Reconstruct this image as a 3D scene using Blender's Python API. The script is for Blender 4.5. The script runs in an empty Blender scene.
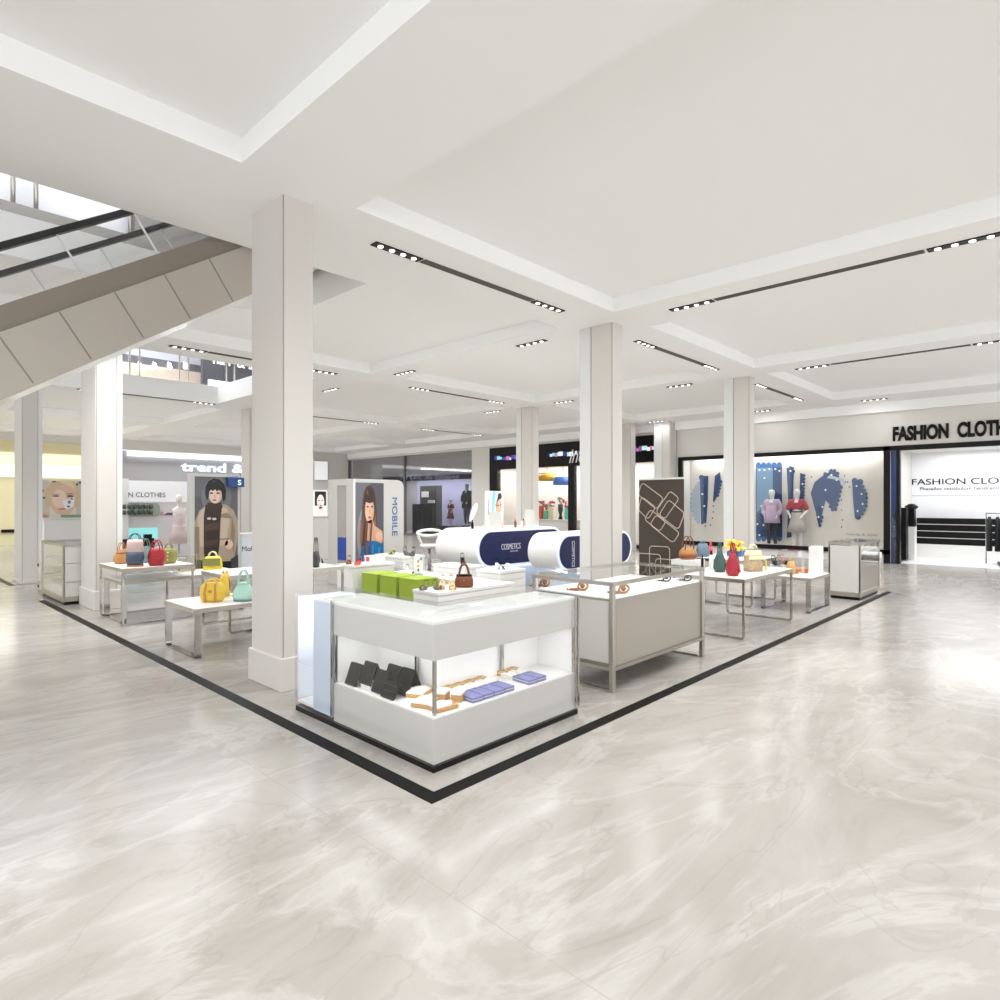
import bpy, bmesh, math, random
from mathutils import Vector, Matrix
random.seed(7)
S = bpy.context.scene
COL = S.collection
PI = math.pi

# ------------------------------------------------------------------ camera model
FOC, HY, EYE = 620.0, 502.0, 1.65
AX = math.atan(588 / 620.0)
FWD = (math.cos(AX), math.sin(AX)); RGT = (math.sin(AX), -math.cos(AX))
def on_x(px, py, X):
    """point of the plane x = X seen at a photo position -> (y, z)"""
    t = (px - 500) / FOC
    d = X / (FWD[0] + t * RGT[0])
    return d * (FWD[1] + t * RGT[1]), EYE - (py - HY) * d / FOC
def on_y(px, py, Y):
    t = (px - 500) / FOC
    d = Y / (FWD[1] + t * RGT[1])
    return d * (FWD[0] + t * RGT[0]), EYE - (py - HY) * d / FOC

# ------------------------------------------------------------------ materials
def lin(c):
    c = c / 255.0
    return c / 12.92 if c <= 0.04045 else ((c + 0.055) / 1.055) ** 2.4
def rgb(h):
    return tuple(lin(int(h[i:i + 2], 16)) for i in (0, 2, 4)) + (1.0,)
MATS = {}
def mat(name, hexc, rough=0.5, metal=0.0, emit=0.0, bump=0.0, bscale=60.0, coat=0.0, vary=0.0, spec=None):
    if name in MATS: return MATS[name]
    m = bpy.data.materials.new(name); m.use_nodes = True
    nt = m.node_tree; b = nt.nodes['Principled BSDF']
    if spec is not None: b.inputs['Specular IOR Level'].default_value = spec
    c = rgb(hexc)
    b.inputs['Base Color'].default_value = c
    b.inputs['Roughness'].default_value = rough
    b.inputs['Metallic'].default_value = metal
    b.inputs['Coat Weight'].default_value = coat
    if emit:
        b.inputs['Emission Color'].default_value = c
        b.inputs['Emission Strength'].default_value = emit
    if bump or vary:
        tc = nt.nodes.new('ShaderNodeTexCoord')
        n = nt.nodes.new('ShaderNodeTexNoise'); n.inputs['Scale'].default_value = bscale
        n.inputs['Detail'].default_value = 4
        nt.links.new(tc.outputs['Object'], n.inputs['Vector'])
        if bump:
            bp = nt.nodes.new('ShaderNodeBump'); bp.inputs['Strength'].default_value = bump
            bp.inputs['Distance'].default_value = 0.004
            nt.links.new(n.outputs['Fac'], bp.inputs['Height'])
            nt.links.new(bp.outputs['Normal'], b.inputs['Normal'])
        if vary:
            mx = nt.nodes.new('ShaderNodeMix'); mx.data_type = 'RGBA'
            mx.inputs['A'].default_value = tuple(v * (1 - vary) for v in c[:3]) + (1,)
            mx.inputs['B'].default_value = tuple(min(1, v * (1 + vary)) for v in c[:3]) + (1,)
            nt.links.new(n.outputs['Fac'], mx.inputs['Factor'])
            nt.links.new(mx.outputs['Result'], b.inputs['Base Color'])
    MATS[name] = m
    return m
def glass_mat(name, tint='fcfcfc', base=0.02, edge=0.75):
    m = bpy.data.materials.new(name); m.use_nodes = True
    nt = m.node_tree; nt.nodes.clear()
    out = nt.nodes.new('ShaderNodeOutputMaterial')
    tr = nt.nodes.new('ShaderNodeBsdfTransparent'); tr.inputs['Color'].default_value = rgb(tint)
    gl = nt.nodes.new('ShaderNodeBsdfGlossy'); gl.inputs['Roughness'].default_value = 0.02
    gl.inputs['Color'].default_value = (1, 1, 1, 1)
    lw = nt.nodes.new('ShaderNodeLayerWeight'); lw.inputs['Blend'].default_value = 0.5
    pw = nt.nodes.new('ShaderNodeMath'); pw.operation = 'POWER'; pw.inputs[1].default_value = 4.0
    ma = nt.nodes.new('ShaderNodeMath'); ma.operation = 'MULTIPLY_ADD'
    ma.inputs[1].default_value = edge; ma.inputs[2].default_value = base
    mx = nt.nodes.new('ShaderNodeMixShader')
    nt.links.new(lw.outputs['Facing'], pw.inputs[0]); nt.links.new(pw.outputs[0], ma.inputs[0])
    nt.links.new(ma.outputs[0], mx.inputs[0]); nt.links.new(tr.outputs[0], mx.inputs[1]); nt.links.new(gl.outputs[0], mx.inputs[2])
    nt.links.new(mx.outputs[0], out.inputs['Surface'])
    MATS[name] = m
    return m

def marble_mat():
    m = bpy.data.materials.new('polished marble'); m.use_nodes = True
    nt = m.node_tree; N = nt.nodes; L = nt.links; b = N['Principled BSDF']
    tc = N.new('ShaderNodeTexCoord')
    mp = N.new('ShaderNodeMapping'); mp.inputs['Rotation'].default_value = (0, 0, 0.72)
    mp.inputs['Scale'].default_value = (0.6, 1.15, 1)
    L.new(tc.outputs['Object'], mp.inputs['Vector'])
    n1 = N.new('ShaderNodeTexNoise'); n1.inputs['Scale'].default_value = 0.75; n1.inputs['Detail'].default_value = 8
    n1.inputs['Roughness'].default_value = 0.62; n1.inputs['Distortion'].default_value = 1.3
    L.new(mp.outputs[0], n1.inputs['Vector'])
    r1 = N.new('ShaderNodeValToRGB')
    e = r1.color_ramp.elements
    e[0].position = 0.30; e[0].color = rgb('87827b')
    e[1].position = 0.72; e[1].color = rgb('a39f99')
    x = e.new(0.5); x.color = rgb('96918b')
    L.new(n1.outputs['Fac'], r1.inputs['Fac'])
    n2 = N.new('ShaderNodeTexNoise'); n2.inputs['Scale'].default_value = 0.55; n2.inputs['Detail'].default_value = 9
    n2.inputs['Roughness'].default_value = 0.6; n2.inputs['Distortion'].default_value = 2.6
    L.new(mp.outputs[0], n2.inputs['Vector'])
    r2 = N.new('ShaderNodeValToRGB'); e = r2.color_ramp.elements
    e[0].position = 0.45; e[0].color = (0, 0, 0, 1)
    e[1].position = 0.53; e[1].color = (0, 0, 0, 1)
    x = e.new(0.5); x.color = (.6, .6, .6, 1)
    L.new(n2.outputs['Fac'], r2.inputs['Fac'])
    n3 = N.new('ShaderNodeTexNoise'); n3.inputs['Scale'].default_value = 0.5; n3.inputs['Detail'].default_value = 2
    L.new(tc.outputs['Object'], n3.inputs['Vector'])
    mlt = N.new('ShaderNodeMath'); mlt.operation = 'MULTIPLY'
    L.new(r2.outputs['Color'], mlt.inputs[0]); L.new(n3.outputs['Fac'], mlt.inputs[1])
    mx = N.new('ShaderNodeMix'); mx.data_type = 'RGBA'
    L.new(mlt.outputs[0], mx.inputs['Factor']); L.new(r1.outputs['Color'], mx.inputs['A'])
    mx.inputs['B'].default_value = rgb('b4b1ac')
    n4 = N.new('ShaderNodeTexNoise'); n4.inputs['Scale'].default_value = 0.8; n4.inputs['Detail'].default_value = 8
    n4.inputs['Distortion'].default_value = 3.0
    L.new(mp.outputs[0], n4.inputs['Vector'])
    r4 = N.new('ShaderNodeValToRGB'); e = r4.color_ramp.elements
    e[0].position = 0.485; e[0].color = (0, 0, 0, 1); e[1].position = 0.515; e[1].color = (0, 0, 0, 1)
    x = e.new(0.5); x.color = (.22, .22, .22, 1)
    L.new(n4.outputs['Fac'], r4.inputs['Fac'])
    mx2 = N.new('ShaderNodeMix'); mx2.data_type = 'RGBA'
    L.new(r4.outputs['Color'], mx2.inputs['Factor']); L.new(mx.outputs['Result'], mx2.inputs['A'])
    mx2.inputs['B'].default_value = rgb('766f68')
    # thin joints between the large slabs
    sx = N.new('ShaderNodeSeparateXYZ'); L.new(tc.outputs['Object'], sx.inputs[0])
    def joint(out, off, pitch):
        a = N.new('ShaderNodeMath'); a.operation = 'SUBTRACT'; a.inputs[1].default_value = off - 20 * pitch
        L.new(out, a.inputs[0])
        md = N.new('ShaderNodeMath'); md.operation = 'MODULO'; md.inputs[1].default_value = pitch
        L.new(a.outputs[0], md.inputs[0])
        lt = N.new('ShaderNodeMath'); lt.operation = 'LESS_THAN'; lt.inputs[1].default_value = 0.006
        L.new(md.outputs[0], lt.inputs[0]); return lt
    j1 = joint(sx.outputs['X'], 1.74, 2.45); j2 = joint(sx.outputs['Y'], 1.10, 2.45)
    mxj = N.new('ShaderNodeMath'); mxj.operation = 'MAXIMUM'
    L.new(j1.outputs[0], mxj.inputs[0]); L.new(j2.outputs[0], mxj.inputs[1])
    sc = N.new('ShaderNodeMath'); sc.operation = 'MULTIPLY'; sc.inputs[1].default_value = 0.55
    L.new(mxj.outputs[0], sc.inputs[0])
    mx3 = N.new('ShaderNodeMix'); mx3.data_type = 'RGBA'
    L.new(sc.outputs[0], mx3.inputs['Factor']); L.new(mx2.outputs['Result'], mx3.inputs['A'])
    mx3.inputs['B'].default_value = rgb('8f877b')
    L.new(mx3.outputs['Result'], b.inputs['Base Color'])
    b.inputs['Roughness'].default_value = 0.17
    b.inputs['Specular IOR Level'].default_value = 0.28
    return m

M_ceil = mat('ceiling paint', 'f7f7f6', 0.7)
M_wall = mat('wall paint', 'dbd8d3', 0.6)
M_col = mat('column panel', 'd0cbc5', 0.45)
M_colw = mat('column side strip', 'dcdbd9', 0.45)
M_gap = mat('shadow gap', '8a8279', 0.7)
M_white = mat('white lacquer', 'e8e7e4', 0.28)
M_grey = mat('pale grey laminate', 'c9c7c2', 0.4)
M_warm = mat('warm grey laminate', '979085', 0.4)
M_black = mat('black satin', '0c0b0b', 0.4, spec=.25)
M_inlay = mat('black stone inlay', '0a0907', 0.45, spec=.1)
M_chrome = mat('polished chrome', 'b4b0aa', 0.12, 1.0)
M_steel = mat('brushed steel', 'b9b3aa', 0.28, 1.0)
M_glass = glass_mat('clear glass')
M_gtop = glass_mat('glass top', 'f9fafa', 0.03, 0.3)
M_gsmoke = glass_mat('smoked shop glass', 'ececee', 0.04, 0.4)
M_frost = mat('pale blue panel', 'c9d6e8', 0.2)
M_lamp = mat('downlight lens', 'fff8ec', 0.3, emit=2.0)
M_led = mat('light strip', 'f2f6ff', 0.3, emit=1.5)
M_cyan = mat('cyan lit panel', '9be6e8', 0.3, emit=.2)
M_grille = mat('grey grille', '5d5852', 0.5)
M_floor = marble_mat()
M_green = mat('green felt', '95ab3a', 0.85, bump=.2, bscale=120)
M_navy = mat('navy panel', '11164c', 0.35)
M_rim = mat('pale blue rim', 'dfeaf8', 0.3, emit=.15)
M_esc = mat('escalator cladding', 'b2aaa0', 0.4)
M_escd = mat('escalator skirt', '867c70', 0.45)
M_rub = mat('handrail rubber', '151413', 0.4)

# ------------------------------------------------------------------ mesh builder
class MB:
    def __init__(self): self.v = []; self.f = []; self.mi = []; self.sm = []; self.k = 0; self.X = None
    def _add(self, vs, fs, smooth=False):
        o = len(self.v)
        if self.X is not None: vs = [tuple(self.X @ Vector(p)) for p in vs]
        self.v += [tuple(p) for p in vs]
        for f in fs: self.f.append(tuple(i + o for i in f)); self.mi.append(self.k); self.sm.append(smooth)
        return self
    def m(self, k): self.k = k; return self
    def xf(self, M): self.X = M; return self
    def box(self, x0, y0, z0, x1, y1, z1):
        if x0 > x1: x0, x1 = x1, x0
        if y0 > y1: y0, y1 = y1, y0
        if z0 > z1: z0, z1 = z1, z0
        v = [(x, y, z) for x in (x0, x1) for y in (y0, y1) for z in (z0, z1)]
        return self._add(v, [(0, 1, 3, 2), (4, 6, 7, 5), (0, 4, 5, 1), (2, 3, 7, 6), (0, 2, 6, 4), (1, 5, 7, 3)])
    def cbox(self, cx, cy, z0, w, d, h): return self.box(cx - w / 2, cy - d / 2, z0, cx + w / 2, cy + d / 2, z0 + h)
    def prism(self, poly, a0, a1, axis='y'):
        """poly of 2D points swept along an axis: y -> (x,z) points, x -> (y,z), z -> (x,y)"""
        def P(p, a): return {'y': (p[0], a, p[1]), 'x': (a, p[0], p[1]), 'z': (p[0], p[1], a)}[axis]
        n = len(poly)
        v = [P(p, a0) for p in poly] + [P(p, a1) for p in poly]
        fs = [tuple(range(n))[::-1], tuple(range(n, 2 * n))]
        fs += [(i, (i + 1) % n, n + (i + 1) % n, n + i) for i in range(n)]
        return self._add(v, fs)
    def tube(self, pts, r, n=8, closed=False, cap=True):
        pts = [Vector(p) for p in pts]; N = len(pts)
        rs = r if isinstance(r, (list, tuple)) else [r] * N
        vs = []; fs = []
        prev = None
        for i, p in enumerate(pts):
            if closed: t = pts[(i + 1) % N] - pts[i - 1]
            else: t = pts[min(i + 1, N - 1)] - pts[max(i - 1, 0)]
            t.normalize()
            if prev is None:
                a = Vector((0, 0, 1)) if abs(t.z) < .9 else Vector((1, 0, 0))
                u = t.cross(a).normalized()
            else:
                u = (prev - t * prev.dot(t)).normalized()
            prev = u; w = t.cross(u)
            for k in range(n):
                an = 2 * PI * k / n
                vs.append(p + (u * math.cos(an) + w * math.sin(an)) * rs[i])
        for i in range(N if closed else N - 1):
            for k in range(n):
                a = i * n + k; b = i * n + (k + 1) % n
                c = ((i + 1) % N) * n + (k + 1) % n; d = ((i + 1) % N) * n + k
                fs.append((a, b, c, d))
        if not closed and cap:
            fs.append(tuple(range(n))[::-1]); fs.append(tuple(range((N - 1) * n, N * n)))
        return self._add(vs, fs, True)
    def strap(self, pts, w, t, wdir):
        """flat band: rectangle section swept along pts; wdir = direction of its width"""
        wd = Vector(wdir).normalized(); pts = [Vector(p) for p in pts]; N = len(pts); vs = []; fs = []
        for i, p in enumerate(pts):
            tg = (pts[min(i + 1, N - 1)] - pts[max(i - 1, 0)]).normalized()
            nn = tg.cross(wd).normalized()
            for a, b in ((-1, -1), (1, -1), (1, 1), (-1, 1)): vs.append(p + wd * (a * w / 2) + nn * (b * t / 2))
        for i in range(N - 1):
            for k in range(4): fs.append((i * 4 + k, i * 4 + (k + 1) % 4, (i + 1) * 4 + (k + 1) % 4, (i + 1) * 4 + k))
        fs.append((3, 2, 1, 0)); e = (N - 1) * 4; fs.append((e, e + 1, e + 2, e + 3))
        return self._add(vs, fs)
    def loft(self, secs, n=24, p=2.6, caps=True):
        """secs: (z, half-x, half-y[, cx, cy])  superellipse sections"""
        vs = []; fs = []
        for s in secs:
            z, a, b = s[:3]; cx, cy = (s[3], s[4]) if len(s) > 3 else (0, 0)
            for k in range(n):
                an = 2 * PI * k / n; c, q = math.cos(an), math.sin(an)
                vs.append((cx + a * math.copysign(abs(c) ** (2 / p), c), cy + b * math.copysign(abs(q) ** (2 / p), q), z))
        for i in range(len(secs) - 1):
            for k in range(n): fs.append((i * n + k, i * n + (k + 1) % n, (i + 1) * n + (k + 1) % n, (i + 1) * n + k))
        if caps: fs.append(tuple(range(n))[::-1]); e = (len(secs) - 1) * n; fs.append(tuple(range(e, e + n)))
        return self._add(vs, fs, True)
    def ball(self, c, rx, ry=None, rz=None, n=14):
        ry = ry or rx; rz = rz or rx
        h = n // 2; vs = []; fs = []
        for i in range(h + 1):
            th = PI * i / h
            for k in range(n):
                an = 2 * PI * k / n
                vs.append((c[0] + rx * math.sin(th) * math.cos(an), c[1] + ry * math.sin(th) * math.sin(an), c[2] + rz * math.cos(th)))
        for i in range(h):
            for k in range(n): fs.append((i * n + k, (i + 1) * n + k, (i + 1) * n + (k + 1) % n, i * n + (k + 1) % n))
        return self._add(vs, fs, True)
    def poly(self, pts): return self._add(pts, [tuple(range(len(pts)))])
    def build(self, name, mats, parent=None, bevel=0.0, loc=None, kind=None, solid=0.0, subd=0):
        me = bpy.data.meshes.new(name)
        me.from_pydata(self.v, [], self.f)
        for mm in (mats if isinstance(mats, (list, tuple)) else [mats]): me.materials.append(mm)
        me.polygons.foreach_set('material_index', self.mi)
        me.polygons.foreach_set('use_smooth', self.sm)
        bm = bmesh.new(); bm.from_mesh(me)
        bmesh.ops.remove_doubles(bm, verts=bm.verts, dist=1e-6)
        bmesh.ops.recalc_face_normals(bm, faces=bm.faces)
        bm.to_mesh(me); bm.free()
        o = bpy.data.objects.new(name, me); COL.objects.link(o)
        if parent: o.parent = parent
        if loc: o.location = loc
        if kind: o['kind'] = kind
        if bevel:
            b = o.modifiers.new('bevel', 'BEVEL'); b.width = bevel; b.segments = 2; b.limit_method = 'ANGLE'
        if subd:
            b = o.modifiers.new('subd', 'SUBSURF'); b.levels = subd; b.render_levels = subd
        return o
def thing(name, label, cat, loc=(0, 0, 0), rz=0.0, group=None):
    o = bpy.data.objects.new(name, None); COL.objects.link(o)
    o.empty_display_size = .1
    o.location = loc; o.rotation_euler = (0, 0, rz)
    o['label'] = label; o['category'] = cat
    if group: o['group'] = group
    return o
def tag(o, label, cat, group=None):
    o['label'] = label; o['category'] = cat
    if group: o['group'] = group
    return o
def dup(root, loc, rz=None, label=None, group=None):
    r = root.copy(); COL.objects.link(r); r.location = loc
    if rz is not None: r.rotation_euler = (0, 0, rz)
    if label: r['label'] = label
    if group: r['group'] = group
    for ch in list(root.children):
        c = ch.copy(); COL.objects.link(c); c.parent = r
        for g in list(ch.children):
            d = g.copy(); COL.objects.link(d); d.parent = c
    return r
FX = Matrix(((0, 0, -1, 0), (-1, 0, 0, 0), (0, 1, 0, 0), (0, 0, 0, 1)))    # art plane facing -x
FY = Matrix(((1, 0, 0, 0), (0, 0, -1, 0), (0, 1, 0, 0), (0, 0, 0, 1)))     # art plane facing -y
def text(name, body, M, parent, face, loc, size=None, width=None, height=None, extrude=0.01, bold=0.0, align='LEFT', rot=0.0, shear=0.0):
    cu = bpy.data.curves.new(name, 'FONT'); cu.body = body; cu.size = 1.0
    cu.extrude = 0.0; cu.offset = bold; cu.shear = shear
    t = bpy.data.objects.new(name, cu); COL.objects.link(t)
    bpy.context.view_layer.update()
    me = bpy.data.meshes.new_from_object(t.evaluated_get(bpy.context.evaluated_depsgraph_get()))
    bpy.data.objects.remove(t); bpy.data.curves.remove(cu)
    xs = [v.co.x for v in me.vertices]; ys = [v.co.y for v in me.vertices]
    x0, x1, y0, y1 = min(xs), max(xs), min(ys), max(ys)
    s_y = (height / (y1 - y0)) if height else (size or 1.0)
    s_x = (width / (x1 - x0)) if width else s_y
    bm = bmesh.new(); bm.from_mesh(me)
    g = bmesh.ops.extrude_face_region(bm, geom=bm.faces[:])
    for v in [e for e in g['geom'] if isinstance(e, bmesh.types.BMVert)]: v.co.z += 1.0
    bmesh.ops.recalc_face_normals(bm, faces=bm.faces)
    ca, sa = math.cos(rot), math.sin(rot)
    for v in bm.verts:
        x = (v.co.x - x0) * s_x; y = (v.co.y - y0) * s_y
        if align == 'CENTER': x -= (x1 - x0) * s_x / 2
        p = Vector((x * ca - y * sa, x * sa + y * ca, v.co.z * extrude))
        v.co = (face.to_3x3() @ p) + Vector(loc)
    bm.to_mesh(me); bm.free()
    me.name = name
    me.materials.clear(); me.materials.append(M)
    o = bpy.data.objects.new(name, me); COL.objects.link(o)
    if parent: o.parent = parent
    return o
def ell(cx, cy, rx, ry, n=20, a0=0.0, a1=2 * PI, rot=0.0):
    out = []
    for i in range(n):
        a = a0 + (a1 - a0) * i / (n if abs(a1 - a0 - 2 * PI) < 1e-6 else n - 1)
        x, y = rx * math.cos(a), ry * math.sin(a)
        out.append((cx + x * math.cos(rot) - y * math.sin(rot), cy + x * math.sin(rot) + y * math.cos(rot)))
    return out
def art(name, face, loc, w, h, layers, parent=None, gloss=0.3, emit=0.0, step=0.0012):
    """flat printed picture: layers = (hex, [polygons in 0..1]), each a hair above the last"""
    b = MB(); ms = []; keys = {}
    R = face.to_3x3()
    for i, (hx, polys) in enumerate(layers):
        k = hx
        if k not in keys:
            keys[k] = len(ms); ms.append(mat('print ' + hx + (' lit' if emit else ''), hx, gloss, emit=emit))
        b.m(keys[k])
        for pl in polys:
            b.poly([R @ Vector((x * w, y * h, (i + 1) * step)) + Vector(loc) for x, y in pl])
    me = bpy.data.meshes.new(name); me.from_pydata([tuple(v) for v in b.v], [], b.f)
    for mm in ms: me.materials.append(mm)
    me.polygons.foreach_set('material_index', b.mi)
    o = bpy.data.objects.new(name, me); COL.objects.link(o)
    if parent: o.parent = parent
    return o
RECT = [(0, 0), (1, 0), (1, 1), (0, 1)]
def rc(x0, y0, x1, y1): return [(x0, y0), (x1, y0), (x1, y1), (x0, y1)]

# ================================================================== SETTING
ZC, ZT, ZV = 4.33, 4.53, 4.80
X0, X1, Y0, Y1 = -9.0, 19.3, -9.0, 30.0
o = MB().box(X0, Y0, -0.1, 27, 31.5, 0).build('floor', M_floor, kind='structure')
# black border laid in the floor round the booth zone, and the corner of the next zone
def inlay(name, x0, y0, x1, y1, w=0.1):
    b = MB()
    b.box(x0, y0, 0, x1, y0 + w, .002).box(x0, y0 + w, 0, x0 + w, y1, .002)
    return b.build(name, M_inlay, kind='structure')
inlay('trim_1', 2.2, 2.6, 13.2, 12.7)
MB().box(2.2, 15.38, 0, 2.3, 25, .002).build('trim_2', M_inlay, kind='structure')
MB().box(2.3, 15.38, 0, 13.1, 15.41, .002).box(2.8, 12.6, 0, 13.1, 12.65, .002).box(13.1, 2.7, 0, 13.15, 12.6, .002).build('trim_3', M_gap, kind='structure')

# ceiling: beams at ZC, coffers at ZT, two openings up to the next floor
coffers = []
for y0, y1 in ((-7.0, -1.3), (-0.3, 4.85)):
    for x0, x1 in ((-7.3, -3.1), (-2.1, 2.15), (3.2, 7.44), (8.45, 12.5), (13.2, 17.85)): coffers.append((x0, x1, y0, y1))
coffers += [(4.85, 7.5, 5.9, 10.85), (-2.1, 4.85, 8.95, 10.85), (8.3, 12.77, 5.9, 10.8), (13.4, 17.85, 5.9, 10.8)]
for y0, y1 in ((12.0, 17.0), (18.1, 23.0), (24.0, 29.0)):
    for x0, x1 in ((8.45, 12.85), (13.5, 17.85)): coffers.append((x0, x1, y0, y1))
for y0, y1 in ((18.1, 23.0), (24.0, 29.0)):
    for x0, x1 in ((-2.1, 2.15), (3.2, 7.5)): coffers.append((x0, x1, y0, y1))
voids = [(-8.0, 4.39, 6.42, 8.5), (-4.0, 6.95, 12.05, 17.2)]
xs = sorted({X0, X1} | {v for c in coffers + voids for v in c[:2]})
ys = sorted({Y0, Y1} | {v for c in coffers + voids for v in c[2:]})
def lev(i, j):
    if i < 0 or j < 0 or i >= len(xs) - 1 or j >= len(ys) - 1: return ZV
    cx, cy = (xs[i] + xs[i + 1]) / 2, (ys[j] + ys[j + 1]) / 2
    for v in voids:
        if v[0] < cx < v[1] and v[2] < cy < v[3]: return None
    for c in coffers:
        if c[0] < cx < c[1] and c[2] < cy < c[3]: return ZT
    return ZC
b = MB()
for i in range(len(xs) - 1):
    for j in range(len(ys) - 1):
        a = lev(i, j)
        if a is None: continue
        x0, x1, y0, y1 = xs[i], xs[i + 1], ys[j], ys[j + 1]
        b.poly([(x0, y0, a), (x0, y1, a), (x1, y1, a), (x1, y0, a)])
        b.poly([(x0, y0, ZV), (x0, y1, ZV), (x1, y1, ZV), (x1, y0, ZV)])
        for di, dj, p, q in ((-1, 0, (x0, y0), (x0, y1)), (1, 0, (x1, y0), (x1, y1)), (0, -1, (x0, y0), (x1, y0)), (0, 1, (x0, y1), (x1, y1))):
            l2 = lev(i + di, j + dj); l2 = ZV if l2 is None else l2
            if l2 > a + 1e-6: b.poly([p + (a,), q + (a,), q + (l2,), p + (l2,)])
b.build('ceiling', M_ceil, kind='structure')

# right wall (x = 19.3) with the shop openings
WX = 19.3
w = MB()
w.box(WX, -9, 3.15, WX + .25, 10.0, 4.4)                 # fascia over entrance and window
w.box(WX, -9, 0, WX + .25, -4.0, 3.15)
w.box(WX, 3.98, 0, WX + .25, 10.0, .22)
w.box(WX, 10.0, 0, WX + .3, 10.75, 4.4)
w.box(WX, 10.75, 3.98, WX + .25, 30.2, 4.4)
w.box(WX - .05, 18.9, 0, WX + .3, 20.0, 4.33)
w.build('wall_right', M_wall, kind='structure')
MB().box(WX - .14, -9, 4.07, WX, 29.9, 4.33).build('trim_4', M_ceil, kind='structure')
w = MB(); w.box(-9, 30.0, 0, 7.8, 30.2, 4.4); w.box(7.8, 30.0, 3.9, 19.3, 30.2, 4.4); w.box(17.2, 30, 0, 19.3, 30.2, 3.9)
w.build('wall_left', M_wall, kind='structure')
# lower walls of the two shops at the end of the hall
o = MB().box(7.8, 30.4, 0, 17.2, 30.6, 3.9).build('wall_rear', mat('grey shop wall', 'a3a2a4', .45), kind='structure')

# ================================================================== COLUMNS
def column(x, y, wx, wy, label, seam=None, side=True, h=ZC, baseh=0.29):
    t = thing('column', label, 'column', (x + wx / 2, y + wy / 2, 0), group='white square columns of the hall')
    hx, hy = wx / 2, wy / 2
    b = MB(); g = .012
    b.box(-hx + g, -hy + g, 0, hx - g, hy - g, h)
    b.m(1).box(-hx - .001, -hy + .016, 0, -hx + .05, (-hy + seam - .008) if seam else hy - .002, h)
    if seam: b.m(2).box(-hx - .001, -hy + seam + .008, 0, -hx + .05, hy, h)
    if wx > .33:
        b.m(1).box(-hx + .016, -hy - .001, 0, hx - .08, -hy + .05, h).m(2).box(hx - .072, -hy - .001, 0, hx, -hy + .05, h)
    else: b.m(1).box(-hx + .016, -hy - .001, 0, hx, -hy + .05, h)
    b.m(1).box(hx - .05, -hy + .016, 0, hx + .001, hy, h)
    b.m(1).box(-hx, hy - .05, 0, hx, hy + .001, h)
    b.build('shaft', [M_gap, M_col, M_colw], t)
    MB().box(-hx - .025, -hy - .025, 0, hx + .025, hy + .025, baseh).build('base', M_col, t, bevel=.006)
    return t
column(2.61, 5.08, .29, .59, 'nearest and largest column, standing at left beside the glass corner showcase')
column(7.845, 5.14, .27, .59, 'column in the picture centre rising behind the jewellery counter', seam=.38)
column(13.2, 5.22, .26, .56, 'column standing in front of the blue and cream shop window', seam=.34)
column(2.61, 10.95, .36, .85, 'left column behind the long pair of nesting tables, next to small glass counter', seam=None)
column(13.2, 11.28, .28, .6, 'slim distant column between the black shopfront and the cosmetics stand', seam=.4)
column(2.43, 15.56, .34, .8, 'leftmost column with a bright side, at the picture edge', baseh=.06)
column(7.9, 17.3, .3, .55, 'thin distant column partly hidden behind the nearest column')
column(18.3, 11.25, .3, .55, 'distant column just right of the centre column')
column(18.85, 10.08, .4, .6, 'distant pilaster column behind the brown patterned banner', seam=.3)

# ================================================================== CEILING LIGHTS
LAMPS = []
def light_strip(x, y, length, axis, label, grille=True, rear=True):
    t = thing('ceiling_light', label, 'ceiling light', (x, y, ZC), 0 if axis == 'x' else PI / 2, group='recessed downlight strips in the ceiling beams')
    pl = .62; hw = .055
    starts = [0.0] + ([length - pl] if grille and rear else [])
    for s in starts:
        f = MB()
        f.box(s, -hw, -.012, s + pl, hw, .02)
        fo = f.build('lamp_plate', M_black, t)
        for k in range(4):
            c = s + .09 + k * (pl - .18) / 3
            MB().prism(ell(c, 0, .03, .03, 14), -.018, -.010, 'z').build('lens', M_lamp, fo)
        c = Vector((s + pl / 2, 0, 0))
        LAMPS.append((x + (c.x if axis == 'x' else 0), y + (c.x if axis == 'y' else 0), axis))
    if grille:
        g = MB(); a, e = pl + .03, length - pl - .03
        g.box(a, -hw, -.006, e, hw, .02)
        for q in (-.035, 0, .035): g.box(a, q - .006, -.011, e, q + .006, -.004)
        g.build('grille', M_grille, t)
    return t
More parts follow.
